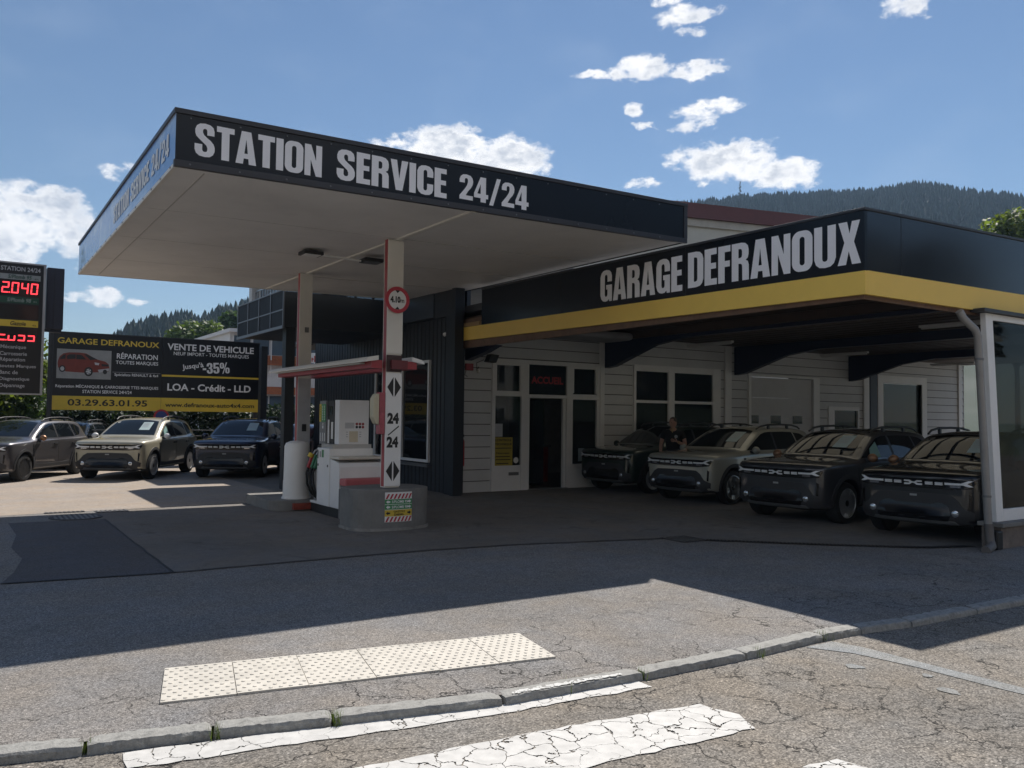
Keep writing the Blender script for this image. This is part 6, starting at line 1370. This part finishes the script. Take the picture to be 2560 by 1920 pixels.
# ------------------------------------------------------------------ hills, woods, trees, hedges
nr = np.random.default_rng(5)
def mesh_from(name, V, Fq, m, parent=None, quads=True, **t):
    me = bpy.data.meshes.new(name); n = len(Fq); k = Fq.shape[1]
    me.vertices.add(len(V)); me.vertices.foreach_set('co', np.asarray(V, np.float32).ravel())
    me.loops.add(n * k); me.loops.foreach_set('vertex_index', np.asarray(Fq, np.int32).ravel())
    me.polygons.add(n); me.polygons.foreach_set('loop_start', np.arange(0, n * k, k, dtype=np.int32)); me.polygons.foreach_set('loop_total', np.full(n, k, np.int32))
    me.update(calc_edges=True); me.materials.append(m); return tag(link(name, me, parent), **t)
def leaves(centers, radii, n, size, flat=.55, shell=.75):
    """n small quads spread through blobs"""
    C_ = np.asarray(centers, float); R_ = np.asarray(radii, float); w = R_.prod(1) ** .667; idx = nr.choice(len(C_), n, p=w / w.sum())
    d = nr.normal(size=(n, 3)); d /= np.linalg.norm(d, axis=1)[:, None]; r = shell + (1 - shell) * nr.random(n); r = np.where(nr.random(n) < .25, nr.random(n) ** .5, r) * nr.uniform(.85, 1.12, n)
    P = C_[idx] + d * R_[idx] * r[:, None]
    nrm = d * .6 + nr.normal(size=(n, 3)) * .6; nrm[:, 2] += flat; nrm /= np.linalg.norm(nrm, axis=1)[:, None]
    a = np.cross(nrm, nr.normal(size=(n, 3))); a /= np.linalg.norm(a, axis=1)[:, None]; b = np.cross(nrm, a)
    s = size * nr.uniform(.5, 1.25, n)[:, None]; V = np.stack([P - a * s, P - b * s * .6, P + a * s, P + b * s * .6], 1).reshape(-1, 3)
    return V, np.arange(4 * n).reshape(n, 4)
def broad_tree(name, label, x, y, z0, ztop, rad, nleaf, size, lm, nb=26, trunk_r=.22, group=None, low=.35):
    o = thing(name, label, 'tree', (x, y, z0), 0, group); h = ztop - z0
    cs = []; rs = []; zb = h * low
    for k in range(nb):
        t = nr.random(); a = nr.uniform(0, 2 * PI); zz = zb + (h - zb) * (.08 + .84 * t); prof = math.sin(PI * min(1, .18 + .8 * t)) ** .7
        rr_ = rad * prof * nr.uniform(.25, .78); br = rad * nr.uniform(.26, .46); cs.append((rr_ * math.cos(a), rr_ * math.sin(a), min(zz, h - br * .8))); rs.append((br, br, br * .8))
    V, Fq = leaves(cs, rs, nleaf, size); mesh_from('crown', V, Fq, lm, o)
    mb = MB(); mb.tube([(0, 0, -.3), (.05, .03, h * .25), (0, .1, h * .55), (.1, 0, h * .8)], [trunk_r, trunk_r * .8, trunk_r * .55, trunk_r * .2], 9)
    for c in cs[:9]: mb.tube([(0, .05, h * low * .9), (c[0] * .5, c[1] * .5, (h * low + c[2]) / 2), tuple(c)], [trunk_r * .4, trunk_r * .25, trunk_r * .08], 6)
    mb.build('trunk', mat('bark', (.09, .065, .045), .9, var=.3, scale=8), o, smooth=50); return o
L_LIGHT = leafmat('leaf_light', (.085, .13, .028)); L_MID = leafmat('leaf_mid', (.05, .09, .025)); L_DARK = leafmat('leaf_dark', (.022, .042, .018), .2); L_YEL = leafmat('leaf_yellow_green', (.11, .15, .03), .45)
CONIF = leafmat('needle_dark', (.017, .034, .02), .08); CONIF2 = leafmat('needle_blue', (.02, .037, .027), .08)
HILLM = mat('hill_ground', (.022, .04, .018), .95, var=.3, scale=.02)
def ridge(tab):
    A = np.array(sorted(tab)); return lambda a: np.interp(a, A[:, 0], A[:, 1])
def hill(name, tab, r0, r1, a0, a1, treeh, ntree, lo, label, mm, tr=(2.3, 3.4), light=None):
    rz = ridge(tab)     # azimuth deg -> elevation deg of tree tops at r1
    def ht(a, r):
        top = 1.75 + r1 * np.tan(np.radians(rz(a))) - treeh * .82; t = np.clip((r - r0) / (r1 - r0), 0, 1.35); s = np.where(t < 1, t * t * (3 - 2 * t) * .45 + t * .55, 1 - (t - 1) * .3); return -.2 + (top + .2) * s
    na, nn = 60, 26; A = np.linspace(a0, a1, na); Rr = np.linspace(r0, r1 * 1.12, nn); V = []
    for r in Rr:
        z = ht(A, r); V.append(np.stack([r * np.cos(np.radians(A)), r * np.sin(np.radians(A)), z], 1))
    V = np.concatenate(V); Fq = np.array([(i * na + j, i * na + j + 1, (i + 1) * na + j + 1, (i + 1) * na + j) for i in range(nn - 1) for j in range(na - 1)])
    mesh_from(name, V, Fq, HILLM, None, kind='structure')
    # conifers: ragged tiers of drooping boughs
    a = nr.uniform(a0 + .3, a1 - .3, ntree); r = r0 + (r1 * 1.02 - r0) * (lo + (1 - lo) * nr.random(ntree) ** .75); z = ht(a, r); x = r * np.cos(np.radians(a)); y = r * np.sin(np.radians(a))
    VV = []; FF = []; k = 0
    for i in range(ntree):
        h = treeh * nr.uniform(.68, 1.18); R0 = nr.uniform(*tr); tiers = 7
        for t in range(tiers):
            f = t / tiers; zc = z[i] + h * (.12 + .88 * f); rad = R0 * (1 - f) ** .72 + .12; dz = h / tiers * 1.5; n = 9; off = nr.uniform(0, 6.28)
            top = (x[i], y[i], min(zc + dz, z[i] + h * 1.02)); rr_ = rad * nr.uniform(.55, 1.2, n)
            for j in range(n):
                a0_ = off + 2 * PI * j / n; w = PI / n * .95; q = rr_[j]; dr = dz * .35 * nr.random()
                VV += [top, (x[i] + q * math.cos(a0_ - w), y[i] + q * math.sin(a0_ - w), zc - dr), (x[i] + q * 1.12 * math.cos(a0_), y[i] + q * 1.12 * math.sin(a0_), zc - dr - dz * .15), (x[i] + q * math.cos(a0_ + w), y[i] + q * math.sin(a0_ + w), zc - dr)]
                FF.append((k, k + 1, k + 2, k + 3)); k += 4
    mesh_from('forest', np.array(VV), np.array(FF), mm, None, kind='stuff', label=label, cat='forest')
    return ht
hR = hill('hill', [(15, 12.2), (24.7, 12.95), (26.5, 13.4), (28.1, 13.75), (29.5, 14.2), (30.3, 14.4), (32.6, 14.25), (35, 14.3), (37.4, 14.4), (41.2, 14.45), (45.4, 14.2), (48, 13.6), (54, 12.2), (60, 10)], 200, 640, 14, 62, 13, 8500, .35, 'dark spruce forest covering the ridge behind the garage roof', CONIF2, (2.3, 3.6))
hL = hill('hill', [(70, 8.3), (74.9, 6.95), (75.9, 6.7), (76.6, 6.4), (77.3, 5.85), (78.1, 6.15), (79.5, 5.85), (80.9, 5.45), (82, 4.75), (82.9, 3.9), (84, 3.0), (88, 2.2), (97, 2.0)], 160, 360, 66, 99, 11, 2600, .45, 'dark spruce forest on the low hill behind the billboard', CONIF, (1.9, 3.0))
hB = hill('hill', [(180, 10), (205, 12), (235, 13), (262, 12), (290, 15), (318, 13), (340, 9)], 55, 150, 182, 338, 15, 1300, .25, 'wooded slope across the street, mirrored in the black fascia boards', CONIF, (2.6, 4.0))
# lone tall spruce on the ridge
def spruce(name, label, az, r, h, rad, n, z):
    x, y = r * math.cos(math.radians(az)), r * math.sin(math.radians(az)); o = thing(name, label, 'tree', (x, y, z)); cs = []; rs = []
    for k in range(22):
        f = .25 + .75 * k / 21; a = k * 2.4; q = rad * (1.15 - f) * .7; cs.append((q * math.cos(a), q * math.sin(a), h * f)); rs.append((rad * (1.25 - f) * .55, rad * (1.25 - f) * .55, h * .022))
    V, Fq = leaves(cs, rs, n, .55, .3, .3); mesh_from('crown', V, Fq, CONIF2, o); MB().tube([(0, 0, -2), (0, 0, h * .6), (0, 0, h)], [.4, .25, .05], 7).build('trunk', mat('bark', (.09, .065, .045), .9), o); return o
spruce('tall_spruce', 'lone thin spruce standing high above the forest ridge', 41.22, 630, 34, 2.6, 900, 1.75 + 630 * math.tan(math.radians(15.6)) - 34)
pol = lambda az, r: (r * math.cos(math.radians(az)), r * math.sin(math.radians(az)))
def bt(label, az, r, eltop, rad, nleaf, size, lm, z0=0, **k): x, y = pol(az, r); return broad_tree('broadleaf_tree', label, x, y, z0, 1.75 + r * math.tan(math.radians(eltop)), rad, nleaf, size, lm, **k)
bt('pale green broadleaf tree above the right end of the garage roof', 25.2, 75, 12.45, 4.6, 9000, .24, L_YEL, group='broadleaf trees around the garage')
bt('light green rounded broadleaf tree rising behind the right half of the billboard', 77.2, 95, 6.0, 4.6, 9000, .27, L_LIGHT, group='broadleaf trees around the garage')
bt('mid green broadleaf tree between billboard and office box', 75.4, 80, 5.35, 3.2, 7000, .25, L_LIGHT, group='broadleaf trees around the garage')
bt('tall slim broadleaf tree beside the office box', 75.0, 110, 7.0, 3.2, 6000, .3, L_MID, group='broadleaf trees around the garage')
bt('low pale bush like tree behind the middle of the billboard', 79.0, 100, 5.0, 3.0, 4500, .28, L_MID, group='broadleaf trees around the garage')
bt('yellow green young tree between price sign and billboard', 87.0, 34, 5.0, 1.5, 5200, .11, L_YEL, low=.15, group='broadleaf trees around the garage', trunk_r=.1)
bt('leafy tree at the left edge with twigs reaching above the price sign', 90.1, 30, 9.0, 2.0, 5200, .12, L_YEL, low=.12, group='broadleaf trees around the garage', trunk_r=.12)
def hedge(label, x0, x1, y0, y1, h, n, lm, size=.10):
    o = thing('hedge', label, 'hedge', ((x0 + x1) / 2, (y0 + y1) / 2, 0)); cs = []; rs = []
    m_ = int((x1 - x0) / .5)
    for k in range(m_):
        for zz in np.arange(.3, h, .5): cs.append(((x0 - x1) / 2 + (k + .5) * .5, nr.uniform(-.2, .2), zz * nr.uniform(.9, 1.05))); rs.append((.45, (y1 - y0) / 2, .42))
    V, Fq = leaves(cs, rs, n, size); mesh_from('foliage', V, Fq, lm, o)
    mb = MB()
    for k in range(m_): mb.tube([((x0 - x1) / 2 + (k + .5) * .5, 0, 0), ((x0 - x1) / 2 + (k + .5) * .5 + .1, .05, h * .8)], [.03, .01], 5)
    mb.build('stem', mat('bark', (.09, .065, .045), .9), o); return o
hedge('long dark hedge behind the cars below the billboard', -1, 12.5, 31.2, 32.6, 2.3, 42000, L_DARK, .085)
hedge('sunlit ragged hedge below the price sign at the left', -3.5, 2.2, 30.2, 31.2, 2.35, 20000, L_MID, .085)
# pale plastic fence at the left edge
fe = wthing('fence', 'bluish translucent fence panel at the left edge behind the grey car', 'fence', (0, 28.9, 0))
mb = MB()
for k in range(16): x = -2.2 + k * .155; mb.prism([(x, 28.9), (x + .07, 28.87), (x + .14, 28.9), (x + .15, 28.93), (x + .005, 28.93)], 'z', .1, 1.95 - .01 * k)
mb.build('panel', mat('fence_blue', (.17, .24, .29), .5, var=.15), fe); MB().box(-2.3, .26, 28.94, 28.98, 1.4, 1.46).box(-2.3, .26, 28.94, 28.98, .4, .46).box(.24, .30, 28.92, 28.99, 0, 2.0).build('rail', GREYM, fe)
wf = wthing('railing', 'dark wire railing in front of the hedge behind the cars', 'railing', (6.6, 29.7, 0))
mb = MB()
for z in (.95, 1.15): mb.tube([(-.5 + k * .5, 29.75, z + .02 * math.sin(k)) for k in range(22)], .012, 5)
for k in range(12): mb.box(-.5 + k, -.46 + k, 29.73, 29.77, 0, 1.2)
mb.build('wire', GREYM, wf)
# ------------------------------------------------------------------ air: thin haze in the valley
def haze():
    M = bpy.data.materials.new('haze_air'); M.use_nodes = True; nt = M.node_tree; N = nt.nodes; N.clear()
    o = N.new('ShaderNodeOutputMaterial'); v = N.new('ShaderNodeVolumePrincipled')
    v.inputs['Color'].default_value = (.50, .72, 1, 1); v.inputs['Density'].default_value = HAZE; v.inputs['Anisotropy'].default_value = .1
    nt.links.new(v.outputs[0], o.inputs['Volume'])
    mb = MB().box(-910, 1510, -910, 1510, -1.3, 205); h = mb.build('haze', M); h['kind'] = 'stuff'; h['label'] = 'thin bluish haze in the valley air'; h['category'] = 'haze'
HAZE = .0003
haze()
